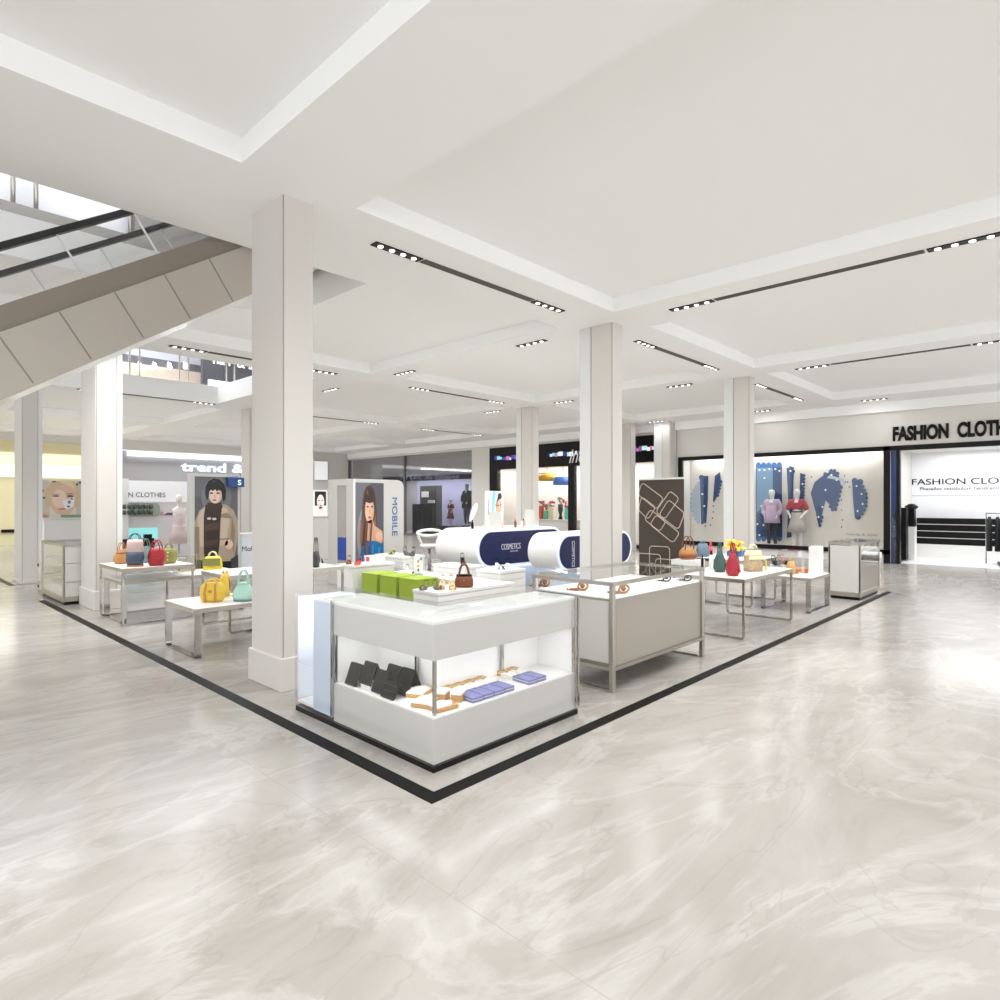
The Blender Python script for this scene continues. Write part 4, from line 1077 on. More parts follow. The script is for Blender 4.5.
t = thing('small_sign', 'small dark blue sign with a light s at the top corner of the jacket poster', 'sign', (x, YP - .12, z - .06))
MB().box(0, 0, 0, .34, .1, .2).build('board', mat('sign blue', '2c4a86', .4), t)
text('lettering', 's', mat('sign cyan', 'bfe6f6', .4, emit=.5), t, FY, (.2, -.003, .04), height=.11, extrude=.004)
# white panel lettered Mobile right of it
x, _ = on_y(241, 500, 13.5); z1 = on_y(245, 535, 13.5)[1]
t = thing('counter_panel', 'white counter front lettered Mobile beside the jacket poster', 'counter', (x + .02, 13.5, 0))
MB().box(0, 0, 0, 1.1, .5, z1).build('body', mat('bluish white', 'e1e6ee', .35), t, bevel=.004)
MB().box(-.02, -.02, z1, 1.12, .52, z1 + .03).build('top', M_white, t)
text('lettering', 'Mobile', mat('grey letters', '5a5a66', .4), t, FY, (.0, -.002, z1 - .36), height=.11, extrude=.004)
# face poster and white counter behind the left counter
YF = 17.5
xa = on_y(43, 500, YF)[0]; xb = on_y(88, 500, YF)[0]
z0 = on_y(62, 518, YF)[1]; z1 = on_y(62, 480, YF)[1]
t = thing('makeup_counter', 'white counter below the painted face poster at far left', 'counter', (xa, YF, 0))
MB().box(.02, 0, 0, xb - xa, .7, z0 - .03).build('body', M_white, t, bevel=.02); MB().box(0, -.03, z0 - .03, xb - xa + .03, .72, z0).build('top', M_white, t)
t = thing('face_poster', 'poster of a blonde woman with painted face above the white counter', 'poster', (xa, YF + .3, z0))
MB().box(0, 0, 0, xb - xa, .05, z1 - z0).build('board', M_white, t)
art('print', FY, (.0, -.001, 0), xb - xa, z1 - z0, [
    ('d6d0c2', [RECT]), ('c8bfae', [rc(0, 0, .2, 1), rc(.8, 0, 1, 1)]), ('cdb68e', [[(.12, .3), (.1, .7), (.25, .98), (.75, 1), (.88, .7), (.84, .3)]]), ('dcc8a4', [[(.4, 1), (.7, .98), (.82, .7), (.75, .75), (.5, .92)]]),
    ('d9b49c', [[(.2, .55), (.22, .3), (.35, .12), (.5, .06), (.65, .1), (.78, .3), (.8, .6), (.7, .82), (.5, .88), (.3, .82)]]), ('e6cab6', [ell(.42, .5, .16, .25)]),
    ('e8e6ea', [[(.48, .45), (.76, .55), (.74, .3), (.55, .2)]]), ('4c4346', [ell(.34, .58, .08, .02), ell(.66, .58, .08, .025), ell(.34, .63, .09, .008), ell(.66, .64, .09, .01)]), ('6f8f9a', [ell(.64, .42, .04, .05), ell(.7, .5, .03, .03)]),
    ('c27d70', [ell(.48, .23, .1, .025)]), ('59504c', [ell(.04, .72, .035, .04), ell(.08, .53, .03, .03), ell(.9, .95, .05, .03), ell(.82, .9, .03, .03), ell(.62, .3, .035, .025), ell(.3, .96, .05, .02)]), ('7f9b7c', [rc(.45, 0, 1, .08)]), ('b98d7a', [ell(.1, .05, .08, .04)])], t)
# black and white portrait and plinth right of the nearest column
YB = 16.0
xa = on_y(316, 500, YB)[0]; xb = on_y(331, 500, YB)[0]; z0 = on_y(322, 516, YB)[1]; z1 = on_y(322, 490, YB)[1]
t = thing('plinth_counter', 'grey plinth under the black haired portrait right of the nearest column', 'counter', (xa, YB, 0))
MB().box(-.3, 0, 0, xb - xa + .05, .5, z0 - .03).build('body', M_grey, t); MB().box(-.32, -.02, z0 - .03, xb - xa + .08, .52, z0).build('top', M_grey, t)
t = thing('portrait_poster', 'small portrait of a pale black haired woman on the grey plinth', 'poster', (xa, YB + .2, z0))
MB().box(-.05, 0, 0, xb - xa, .04, z1 - z0).build('board', M_white, t)
art('print', FY, (-.02, -.001, 0), xb - xa, z1 - z0, [('eeeeee', [RECT]), ('151515', [rc(.2, .4, .95, .95)]), ('efe3de', [ell(.58, .55, .25, .28), [(.3, 0), (.5, .35), (.66, .35), (.95, 0)]]), ('5b4a48', [ell(.48, .6, .06, .02), ell(.68, .6, .06, .02), ell(.58, .4, .07, .02)])], t)
t = thing('perfume_display', 'round grey bottle display left of the mobile stand', 'display stand', (xb + .35, YB + .1, 0))
MB().box(-.25, -.12, 0, .2, .2, z0 + .02).build('plinth', M_grey, t)
MB().loft([(z0 + .02, .16, .1), (z0 + .12, .2, .1), (z0 + .32, .16, .08), (z0 + .42, .06, .04)], 18, 2).build('bottle', mat('smoky glass', '8b8078', .15), t)
YH = 29.6
xa, za = on_y(317, 480, YH); xb, zb = on_y(331, 461, YH)
t = thing('wall_lightbox', 'blank white lit panel high on the far wall, right of the nearest column', 'lightbox', (xa, 29.9, za))
MB().box(0, 0, 0, xb - xa, .1, zb - za).build('frame', M_grey, t); MB().box(.03, -.01, .03, xb - xa - .03, 0, zb - za - .03).build('face', mat('lit white', 'f2f4f8', .3, emit=.2), t)

# ================================================================== LEFT SHOPS (far wall)
# yellow room at the far left
MB().box(-9, 29.9, 0, 7.8, 30.0, 2.6).m(1).box(-9, 29.86, 2.6, 7.8, 30.0, 3.1).m(0).box(-9, 29.9, 3.1, 7.8, 30, 4.0).build('trim_8', [mat('yellow wall', 'dbd3ab', .6), mat('lit valance', 'fbf1dc', .5, emit=.15)], kind='structure')
t = thing('door_handle_plate', 'dark handle plate on the pale yellow wall at the left edge', 'handle', (1.0, 29.85, 1.0))
x, z = on_y(8, 530, 29.85); t.location = (x, 29.85, z - .1)
MB().box(-.2, 0, 0, .2, .05, .12).build('plate', M_black, t); MB().tube([(-.15, -.04, .06), (.15, -.04, .06)], .02).build('bar', M_black, t)
# grey shop with glowing trend & style letters
t = thing('shop_sign', 'glowing white trend and style letters on the grey far shopfront', 'sign', (10.0, 30.4, 3.0))
xa, z = on_y(181, 474, 30.38)
text('lettering', 'trend & style', mat('glowing letters', 'dce8ff', .3, emit=.6), t, FY, (xa - 10.0, -.03, z - 3.0), width=4.9, height=.56, extrude=.04, bold=.02)
t = thing('cornice_light', 'long white light strip above the trend and style letters', 'light', (11, 30.3, 3.86))
x0_, _ = on_y(128, 452, 30.3)
MB().box(x0_ - 11, -.05, -.18, 6, .08, -.02).build('diffuser', M_led, t); MB().box(x0_ - 11.05, -.02, -.02, 6.05, .1, .04).build('housing', M_white, t)
# clothes kiosk wall with sign, jars and cyan lit niche
YC = 20.0
xa = on_y(121, 500, YC)[0]; xb = on_y(188, 500, YC)[0]
t = thing('clothes_stand', 'white clothes stand wall with printed sign, jar shelf and cyan niche', 'display stand', (xa, YC, 0))
wC = xb - xa; zA = on_y(155, 481, YC)[1]; zB = on_y(155, 502, YC)[1]
MB().box(-.9, 0, 0, wC, .15, zB).build('wall', mat('kiosk white', 'dcdadd', .4), t)
MB().box(-.9, -.03, zB, wC, .12, zA).build('sign_board', mat('sign white', 'f0f1f4', .35, emit=.05), t)
text('lettering', 'FASHION CLOTHES', mat('charcoal letters', '3c3c40', .4), t, FY, (on_y(165, 500, YC)[0] - 1.62 - xa, -.034, on_y(130, 497, YC)[1]), width=1.62, height=.135, extrude=.004)
MB().box(-.9, -.1, 0, on_y(128.5, 500, YC - .1)[0] - xa, -.04, zA + .05).build('jamb', M_white, t)
MB().prism(stadium(-.3, 1.0, zB - .42, zB - .03, rx=.1), -.08, 0, 'y').build('jar_shelf', mat('sage panel', '9aa298', .4), t)
b = MB()
for r_ in range(2):
    for k in range(6): b.loft([(zB - .36 + .17 * r_, .055, .05, .04 + .14 * k, -.13), (zB - .24 + .17 * r_, .055, .05, .04 + .14 * k, -.13)], 10, 2)
b.build('jars', mat('dark jars', '4d5449', .3), t)
MB().box(.0, -.02, .56, .95, .0, .9).build('cyan_panel', M_cyan, t)
tc_ = thing('low_counter', 'low white counter in front of the cyan lit niche', 'counter', (xa, YC, 0)); MB().box(.0, -.46, 0, 1.2, -.1, .3).build('body', M_white, tc_); MB().box(-.02, -.48, .3, 1.22, -.1, .34).build('top', M_white, tc_)
art('hand_print', FY, (1.0, -.012, zB - .5), .5, .3, [('d9cfd2', [rc(.05, .3, .95, .9)]), ('54525c', [[(.2, .35), (.45, .6), (.8, .6), (.9, .2), (.7, .35)]]), ('c9a8a8', [ell(.15, .5, .1, .2)])], t)
for k, (px, lb) in enumerate(((127, 'black till machine at the left of the cyan lit niche'), (147, 'black till machine at the right of the cyan lit niche'))):
    x, _ = on_y(px, 540, YC - .3)
    t = thing('till', lb, 'till', (x, YC - .3, .34))
    MB().cbox(0, 0, 0, .26, .2, .06).build('base', M_black, t); MB().cbox(0, .05, .06, .3 + .1 * k, .06, .2).build('screen', mat('till screen', '202224', .2), t)
    if k: MB().cbox(.0, -.06, .06, .2, .1, .32).build('printer', M_black, t)
# pale dress form
def dress_form(loc, rz, label):
    t = thing('dress_form', label, 'mannequin', loc, rz)
    MB().loft([(.0, .2, .2), (.03, .19, .19), (.05, .03, .03)], 18, 2).build('foot', M_white, t)
    MB().tube([(0, 0, .04), (0, 0, .8)], .02).build('pole', M_chrome, t)
    MB().loft([(.78, .16, .11), (.95, .18, .125), (1.12, .13, .095), (1.32, .17, .11), (1.45, .19, .09), (1.5, .07, .06), (1.6, .05, .05), (1.64, .09, .08), (1.8, .08, .09), (1.88, .03, .03)], 20, 2).build('torso', mat('ivory form', 'e9e1df', .5), t)
    MB().loft([(.45, .3, .22), (.8, .2, .14), (1.12, .14, .105), (1.3, .175, .115)], 20, 2).build('dress', mat('pale pink dress', 'dcc9c8', .7), t)
x, _ = on_y(179, 540, 19.2)
dress_form((x, 19.2, 0), 0, 'pale pink dressed form in front of the white clothes stand')

# ================================================================== RIGHT WALL SHOPS
# --- window with cut paper display
wf = MB(); zb0, zt0 = .24, 3.15
wf.box(WX - .06, 3.86, zb0, WX + .06, 10.0, zb0 + .12).box(WX - .06, 3.86, zt0 - .12, WX + .06, 10.0, zt0).box(WX - .06, 9.86, zb0 + .12, WX + .06, 10.0, zt0 - .12).box(WX - .06, 3.86, 0, WX + .06, 4.0, zt0)
wf.box(WX - .06, -4.0, 3.02, WX + .06, 3.86, 3.15)
wf.build('window_1', M_black, kind='structure')
MB().box(WX - .01, 4.0, zb0 + .12, WX + .002, 9.86, zt0 - .12).build('window_2', M_glass, kind='structure')
# niche behind the window
MB().box(WX + .06, 4.06, .14, WX + 1.0, 10.0, .235).build('floor_niche', M_wall, kind='structure')
MB().box(WX + .25, 4.03, .235, WX + 1.0, 4.06, 3.2).build('wall_niche_near', M_wall, kind='structure')
MB().box(WX + .3, 10.0, .0, WX + 1.0, 10.1, 3.2).build('wall_niche_far', M_wall, kind='structure')
MB().box(WX + .25, 4.03, 3.2, WX + 1.0, 10.1, 3.3).build('ceiling_niche', M_wall, kind='structure')
XB = WX + .8
t = thing('display_backdrop', 'cream display backdrop with blue scalloped cut outs behind the shop window', 'backdrop', (XB, 7.0, .24))
yT, zT = on_x(887, 447, XB)
MB().box(0, 4.08 - 7, 0, .08, 9.98 - 7, 2.95).build('board', mat('cream paper', 'd8d3c9', .75), t)
def bx(p): y, z = on_x(p[0], p[1], XB); return (y - 7, z - .24)
def scallop(pts, r, flags=None):
    ar = sum(pts[i][0] * pts[(i + 1) % len(pts)][1] - pts[(i + 1) % len(pts)][0] * pts[i][1] for i in range(len(pts)))
    if ar < 0:
        n_ = len(pts); pts = pts[::-1]
        if flags is not None: flags = [flags[(n_ - 2 - j) % n_] for j in range(n_)]
    """outline with little round bumps on the flagged edges"""
    out = []
    for i, p in enumerate(pts):
        q = pts[(i + 1) % len(pts)]
        if flags is not None and not flags[i]: out.append(p); continue
        L = math.dist(p, q); n = max(1, round(L / (2 * r)))
        ux, uy = (q[0] - p[0]) / L, (q[1] - p[1]) / L; rr_ = L / n / 2
        nx, ny = uy, -ux
        for k in range(n):
            c = (p[0] + ux * rr_ * (2 * k + 1), p[1] + uy * rr_ * (2 * k + 1))
            for a in range(7):
                an = PI - PI * a / 6
                out.append((c[0] + rr_ * (ux * math.cos(an) + nx * math.sin(an) * 1.2), c[1] + rr_ * (uy * math.cos(an) + ny * math.sin(an) * 1.2)))
    return out
NV, MBL, LB = '17406f', '2f6194', '6f97b5'
shp = []
cut = lambda hx, pts, fl=None, r=1.9: shp.append((hx, scallop(pts, r, fl)))
cut('9fb0c0', [(700, 482), (693.5, 492), (692, 505), (695, 517), (700, 523), (700, 482)], [1, 1, 1, 1, 0, 0])
cut(NV, [(700, 480), (704, 476), (708.5, 476), (708, 500), (706.5, 521), (701, 523)], [1, 0, 0, 0, 1, 0])
cut(NV, [(713, 500), (715, 476), (720, 472), (721, 480), (717, 497), (714, 503)], [0, 0, 0, 1, 0, 0])
cut(MBL, [(756, 465), (782, 465), (782.5, 538), (756, 538.5)], [1, 0, 1, 0], 2.6)
cut(LB, [(757, 468), (773, 468), (773, 500), (757, 512)], [0, 0, 0, 0])
cut(NV, [(773, 467), (782, 467), (782, 537), (757, 537), (757, 515), (773, 506)], [0, 0, 0, 0, 0, 0])
cut(NV, [(787, 470), (792, 467), (794, 473), (793, 500), (792, 537), (787, 538), (788.5, 500)], [1, 1, 0, 0, 0, 0, 0])
cut(NV, [(800.5, 473), (804, 474), (803, 500), (802, 531), (798, 532), (799.5, 500)], [0, 1, 0, 1, 0, 0], 1.6)
cut(NV, [(811, 493), (815, 482), (824, 475), (833, 470), (839, 475), (841, 485), (838, 498), (834, 511), (830, 505), (826, 500), (822, 515), (819, 527), (816, 512)], [0, 0, 1, 1, 0, 1, 1, 1, 0, 0, 1, 0, 0], 2.0)
cut('b4c0cb', [(827, 478), (842, 481), (846, 487), (844, 479), (830, 475)], [0] * 5)
cut(NV, [(852.5, 483), (858, 480), (862, 485), (866, 496), (865, 508), (861, 515), (855, 517), (853.5, 500)], [1, 1, 1, 1, 1, 1, 0, 0], 2.2)
b = MB(); ms = []; kk = {}
for i, (hx, pts) in enumerate(shp):
    if hx not in kk: kk[hx] = len(ms); ms.append(mat('paper ' + hx, hx, .6))
    b.m(kk[hx]); b.poly([(-.004 - .003 * i, *bx(p)) for p in pts])
# white dots and loose blue flecks
kk['w'] = len(ms); ms.append(mat('paper white', 'eef0f2', .6)); random.seed(3)
b.m(kk['w'])
for px, py in ((760, 470), (765, 470), (770, 469), (776, 469), (780, 471), (765, 478), (758, 524), (764, 525), (760, 535), (769, 536), (703, 494), (705, 506), (791, 471), (790, 530), (803, 484), (802, 525), (826, 490), (832, 475), (828, 472), (837, 480), (819, 517), (823, 507), (857, 486), (862, 494), (863, 504), (858, 511), (779, 500), (762, 506)):
    b.poly([(-.05, *bx(p)) for p in ell(px, py, 1.0, 1.0, 10)])
b.m(kk[NV])
for px, py in ((714, 506), (714, 512), (713, 518), (706, 526), (842, 500), (842, 510), (843, 520), (842, 527), (812, 477), (848, 482), (850, 487), (711, 525), (845, 476), (846, 482)):
    b.poly([(-.05, *bx(p)) for p in ell(px, py, .8, .8, 8)])
me_o = b.build('cut_outs', ms, t)
y_, z_ = on_x(846, 536, XB)
text('lettering', 'trends & style', mat('grey print', '8d8983', .5), t, FX, (-.002, y_ - 7, z_ - .24), width=.8, height=.1, extrude=.003)

# --- mannequins (one continuous body, clothes as children)
def mannequin(loc, rz, label, top, low, skirt=False, skin=None, pose=0.0, head=True):
    t = thing('mannequin', label, 'mannequin', loc, rz)
    skin = skin or mat('mannequin white', 'e4e0de', .35)
    J = {'pel': (0, 0, .95), 'bel': (0, .01, 1.1), 'che': (0, .0, 1.32), 'nec': (0, 0, 1.5), 'hd1': (0, -.01, 1.6), 'hd2': (0, -.015, 1.72), 'hd3': (0, 0, 1.8)}
    rad = {'pel': (.15, .1), 'bel': (.125, .085), 'che': (.15, .1), 'nec': (.05, .05), 'hd1': (.08, .09), 'hd2': (.1, .115), 'hd3': (.075, .085)}
    E = [('pel', 'bel'), ('bel', 'che'), ('che', 'nec'), ('nec', 'hd1'), ('hd1', 'hd2'), ('hd2', 'hd3')]
    for s, n in ((-1, 'l'), (1, 'r')):
        J.update({'sh' + n: (s * .18, .01, 1.42), 'el' + n: (s * (.25 + pose * .05), .04 - pose * .03, 1.15), 'wr' + n: (s * (.2 - pose * .06), -.08 - pose * .06, .96 + pose * .06), 'ha' + n: (s * (.18 - pose * .06), -.12 - pose * .06, .88 + pose * .06),
                  'hi' + n: (s * .085, 0, .9), 'kn' + n: (s * .095, -.02, .5), 'an' + n: (s * .1, .02, .09), 'to' + n: (s * .115, -.14, .03)})
        rad.update({'sh' + n: (.06, .06), 'el' + n: (.042, .042), 'wr' + n: (.028, .03), 'ha' + n: (.022, .036), 'hi' + n: (.09, .095), 'kn' + n: (.055, .06), 'an' + n: (.036, .04), 'to' + n: (.03, .024)})
        E += [('che', 'sh' + n), ('sh' + n, 'el' + n), ('el' + n, 'wr' + n), ('wr' + n, 'ha' + n), ('pel', 'hi' + n), ('hi' + n, 'kn' + n), ('kn' + n, 'an' + n), ('an' + n, 'to' + n)]
    def grow(name, keys, edges, m, add, root):
        idx = {k: i for i, k in enumerate(keys)}
        me = bpy.data.meshes.new(name); me.from_pydata([J[k] for k in keys], [(idx[a], idx[c]) for a, c in edges], [])
        me.materials.append(m)
        bm = bmesh.new(); bm.from_mesh(me); bm.verts.ensure_lookup_table()
        sl = bm.verts.layers.skin.verify()
        for k, i in idx.items():
            bm.verts[i][sl].radius = (rad[k][0] + add, rad[k][1] + add); bm.verts[i][sl].use_root = (k == root)
        bm.to_mesh(me); bm.free()
        o = bpy.data.objects.new(name, me); COL.objects.link(o); o.parent = t
        md = o.modifiers.new('skin', 'SKIN'); md.use_smooth_shade = True
        s2 = o.modifiers.new('sub', 'SUBSURF'); s2.levels = 2; s2.render_levels = 2
        return o
    grow('body', list(J), E, skin, 0, 'pel')
    tk = ['pel', 'bel', 'che', 'shl', 'shr', 'ell', 'elr', 'wrl', 'wrr'] if not skirt else ['bel', 'che', 'shl', 'shr', 'ell', 'elr']
    grow('jacket' if not skirt else 'blouse', tk, [e for e in E if e[0] in tk and e[1] in tk], top, .04, 'che')
    if not skirt: MB().loft([(.76, .235, .2), (.95, .225, .19), (1.12, .175, .135), (1.3, .19, .125)], 24, 2.2).build('jacket_skirt', top, t)
    if skirt:
        MB().loft([(.5, .3, .24), (.75, .22, .17), (1.0, .165, .125), (1.14, .145, .11)], 24, 2).build('skirt', low, t)
        MB().loft([(1.08, .15, .115), (1.14, .15, .115)], 24, 2).build('belt', M_dgreen, t)
    else:
        lk = ['pel', 'hil', 'hir', 'knl', 'knr', 'anl', 'anr']
        grow('trousers', lk, [e for e in E if e[0] in lk and e[1] in lk], low, .008, 'pel')
        for s, n in ((-1, 'l'), (1, 'r')):
            MB().loft([(.0, .045, .1, s * .11, -.07), (.04, .045, .1, s * .11, -.07), (.08, .035, .05, s * .105, .0)], 14, 2.4).build('shoe', M_black, t)
    return t
XM = WX + .45
y_, z_ = on_x(772, 540, XM)
mannequin((XM, y_, .24), -PI / 2, 'shop window mannequin in a lilac jacket and dark trousers', leather('lilac cloth', 'b9a4bb', .8), mat('charcoal cloth', '35322f', .8), pose=.4)
y_, z_ = on_x(797, 540, XM)
mannequin((XM, y_, .24), -PI / 2, 'shop window mannequin in red blouse and speckled skirt', leather('dusty red', 'a83a48', .8), mat('speckled skirt', 'b5b0a8', .8, vary=.5, bscale=25), skirt=True, pose=.6)

# --- clothes shop entrance
o = MB()
o.box(WX + .25, -4, 0, WX + 5.5, 3.7, .012).build('floor_shop', mat('white shop floor', 'efeff1', .3), kind='structure')
XI = 22.6
MB().box(XI, -4, 0, XI + .15, 4.2, 3.15).build('wall_shop_back', mat('shop white', 'f3f4f7', .5), kind='structure')
MB().box(WX + .25, 3.94, 0, XI, 4.0, 3.15).build('wall_shop_side', M_wall, kind='structure')
MB().box(WX + .25, -4, 3.15, XI + .15, 4.0, 3.3).box(WX + .25, -4.15, 0, XI + .15, -4.0, 3.3).build('ceiling_shop', M_wall, kind='structure')
MB().box(WX + .1, 3.71, 0, WX + .14, 3.86, 3.02).build('window_3', glass_mat('blue glass', '4f78a8', .10, .6), kind='structure')
MB().box(WX - .02, 3.63, 0, WX + .14, 3.71, 3.02).build('trim_9', M_black, kind='structure')
t = thing('shop_sign', 'large black fashion clothes lettering on the fascia at upper right', 'sign', (WX, 2.6, 3.3))
ya, z_ = on_x(893, 440, WX)
text('lettering', 'FASHION', M_black, t, FX, (-.0, ya - 2.6, -.03), width=1.22, height=.39, extrude=.035, bold=.045)
text('lettering', 'CLOTHES', M_black, t, FX, (-.0, ya - 1.40 - 2.6, -.03), width=1.25, height=.39, extrude=.035, bold=.045)
t = thing('wall_sign', 'black fashion clothes lettering with small subtitle on the white inner shop wall', 'sign', (XI, 2.6, 1.9))
ya, za = on_x(912, 485, XI)
text('lettering', 'FASHION CLOTHES', M_black, t, FX, (0, ya - 2.6, za - 1.9), width=2.85, height=.18, extrude=.01, bold=.004)
ys_, zs_ = on_x(920, 490.3, XI)
text('subtitle', 'Phasellus vestibulum hendrerit', mat('dark grey print', '3a3a3e', .5), t, FX, (0, ys_ - 2.6, zs_ - 1.9), width=1.9, height=.095, extrude=.006)
yl, zl = on_x(911, 496, XI)
MB().box(-.006, -2.5, zl - 1.9, 0, yl - 2.6, zl - 1.9 + .012).build('rule', mat('grey rule', '9a9aa0', .5), t)
# black wall unit with shelves
ya, zt_ = on_x(916, 518, XI - .5); 
t = thing('wall_unit', 'long black low wall unit with pale shelf lines inside the clothes shop', 'shelf unit', (XI - .45, 1.0, 0))
MB().box(-.1, -4, 0, .43, ya - .9, .4).build('plinth', M_white, t); MB().box(.03, -4, .4, .43, ya - 1.0, zt_).build('carcass', M_black, t)
for z in (.58, .78, .98): MB().box(-.02, -4, z, .06, ya - 1.02, z + .02).build('shelf', M_grey, t)
y_, _ = on_x(903, 540, 20.4)
t = thing('display_pillar', 'slim black display pillar just inside the clothes shop entrance', 'pillar', (20.4, y_, 0))
MB().cbox(0, 0, 0, .5, .3, .04).build('foot', M_steel, t); MB().cbox(0, 0, .04, .3, .2, 1.45).build('body', M_black, t)
y_, _ = on_x(911.5, 540, 20.9)
t = thing('display_pillar', 'white display pillar with black bust inside the clothes shop', 'pillar', (20.9, y_, 0))
MB().cbox(0, 0, 0, .3, .2, .95).build('body', M_white, t); MB().cbox(0, 0, .95, .22, .18, .5).build('black_block', M_black, t); MB().loft([(1.45, .16, .12), (1.52, .2, .17), (1.6, .08, .06)], 14, 2).build('black_top', M_black, t)
t = thing('garment_rail', 'rail of dark clothes at the right edge inside the clothes shop', 'clothes rail', (20.9, 1.62, 0))
MB().tube([(0, .35, .02), (0, .35, 1.35), (0, -1.2, 1.35), (0, -1.2, .02)], .018).build('rail', M_chrome, t)
for k in range(8):
    b = MB(); y = .28 - k * .17
    b.loft([(.35, .2, .06, 0, y), (.8, .17, .055, 0, y), (1.15, .16, .05, 0, y), (1.26, .06, .03, 0, y)], 14, 2.4)
    b.build('garment', mat('dark cloth %d' % (k % 2), ('1d2426', '15181a')[k % 2], .8), t)
t = thing('floor_platform', 'low dark wedge platform on the white shop floor at the right edge', 'platform', (20.2, 1.2, .012))
MB().prism([(-.5, .35), (.8, .55), (.9, -1.0), (-.6, -1.0)], 0, .06, 'z').build('body', M_black, t); MB().prism([(-.48, .33), (.78, .52), (.88, -.98), (-.58, -.98)], .06, .065, 'z').build('top', M_black, t)

# --- black fronted shop
b = MB(); b.box(WX - .04, 10.75, 3.05, WX + .2, 18.9, 3.98).box(WX - .03, 10.75, 0, WX + .2, 10.9, 3.05).box(WX - .03, 18.45, 0, WX + .2, 18.9, 3.05).box(WX - .02, 14.35, 0, WX + .15, 14.65, 3.05).box(WX - .02, 10.9, 0, WX + .15, 18.45, .12)
b.build('window_4', M_black, kind='structure')
MB().box(WX + .02, 10.9, .12, WX + .03, 18.45, 3.05).build('window_5', M_glass, kind='structure')
MB().box(WX + 2.2, 10.2, 0, WX + 2.4, 19.2, 3.98).box(WX + .2, 10.2, 3.3, WX + 2.2, 19.2, 3.4).box(WX + .25, 19.0, 0, WX + 2.2, 19.2, 3.3).box(WX + .3, 10.2, 0, WX + 2.2, 10.4, 3.3).build('wall_bright_shop', mat('bright shop wall', 'dcd6cf', .6), kind='structure')
t = thing('shop_sign', 'black fascia sign with white script and coloured stripe above the bright shop', 'sign', (WX - .04, 15, 3.5))
y_, z_ = on_x(569, 463, WX - .05)
text('script', 'indi', M_white, t, FX, (0, y_ - 15, z_ - 3.5), height=.55, width=.95, extrude=.015, shear=.4)
ms = []
cols = ('7fd0d8', 'e8e8ee', '8a4fa8', '3f3fae', 'f0f0f0', '2d2d88', 'c86aa8', 'b7e3dc'); random.seed(5)
for c in cols: ms.append(mat('sign ' + c, c, .4, emit=.3))
for ya_, yb_ in ((18.6, 16.9), (15.6, 13.9), (11.9, 10.8)):
    y = ya_; b = MB()
    while y > yb_:
        wd = random.uniform(.07, .22); b.m(random.randrange(len(cols))); z = .0 + random.uniform(-.03, .02)
        b.box(-.012, y - 15 - wd, z - .05, 0, y - 15, z + random.uniform(.05, .12)); y -= wd
    b.build('colour_stripe', ms, t)
# goods inside the bright shop: lamp shades and colourful dolls / vases
for k, (px, py, hx, lb) in enumerate(((547, 477, 'e0a82c', 'big yellow drum lamp hanging in the bright shop window'), (563, 481, '4a7fd0', 'big blue drum lamp hanging in the bright shop window'))):
    X_ = WX + 1.0; y, z = on_x(px, py, X_)
    t = thing('pendant_lamp', lb, 'pendant lamp', (X_, y, z))
    MB().loft([(-.17, .42, .42), (.17, .40, .40)], 28, 2).build('lamp_shade', mat('shade ' + hx, hx, .5), t)
    MB().tube([(0, 0, .17), (0, 0, 3.3 - z)], .012).build('cord', M_black, t)
X_ = WX + .8
t = thing('display_shelf', 'white shelf counter carrying colourful goods in the bright shop', 'shelf', (X_, 15.5, 0))
MB().box(-.25, -1.1, 0, .3, 1.4, .9).build('body', M_white, t); MB().box(-.3, -1.15, .9, .35, 1.45, .94).build('top', M_white, t)
cl = (('c83a34', 541.5, .55, 'tall red vase at the left of the bright shop shelf'), ('3fae9a', 546, .35, 'teal vase on the bright shop shelf'), ('d8c9a0', 551, .5, 'cream vase on the bright shop shelf'), ('1d1a1a', 560.5, .62, 'black goblet vase holding pink flowers on the bright shop shelf'), ('49b09c', 567, .5, 'green vase at the right of the bright shop shelf'))
for hx, px, h, lb in cl:
    y, z = on_x(px, 515, X_)
    t = thing('vase', lb, 'vase', (X_, y, .94))
    MB().loft([(0, .1, .1), (h * .3, .05 if hx == '1d1a1a' else .11, .05 if hx == '1d1a1a' else .11), (h * .6, .11, .11), (h, .1, .1)], 16, 2).build('body', mat('vase ' + hx, hx, .3), t)
    b = MB(); random.seed(hash(hx) % 97 if False else len(lb))
    b2 = ['c23b4e', 'e5c9cf', '3c9a62', 'd4564a']
    ms = [mat('bloom ' + c, c, .6) for c in b2]
    for q in range(9):
        b.m(q % 4); b.ball((random.uniform(-.1, .1), random.uniform(-.1, .1), h + random.uniform(.0, .25)), random.uniform(.04, .07), n=8)
    b.build('bouquet', ms, t)

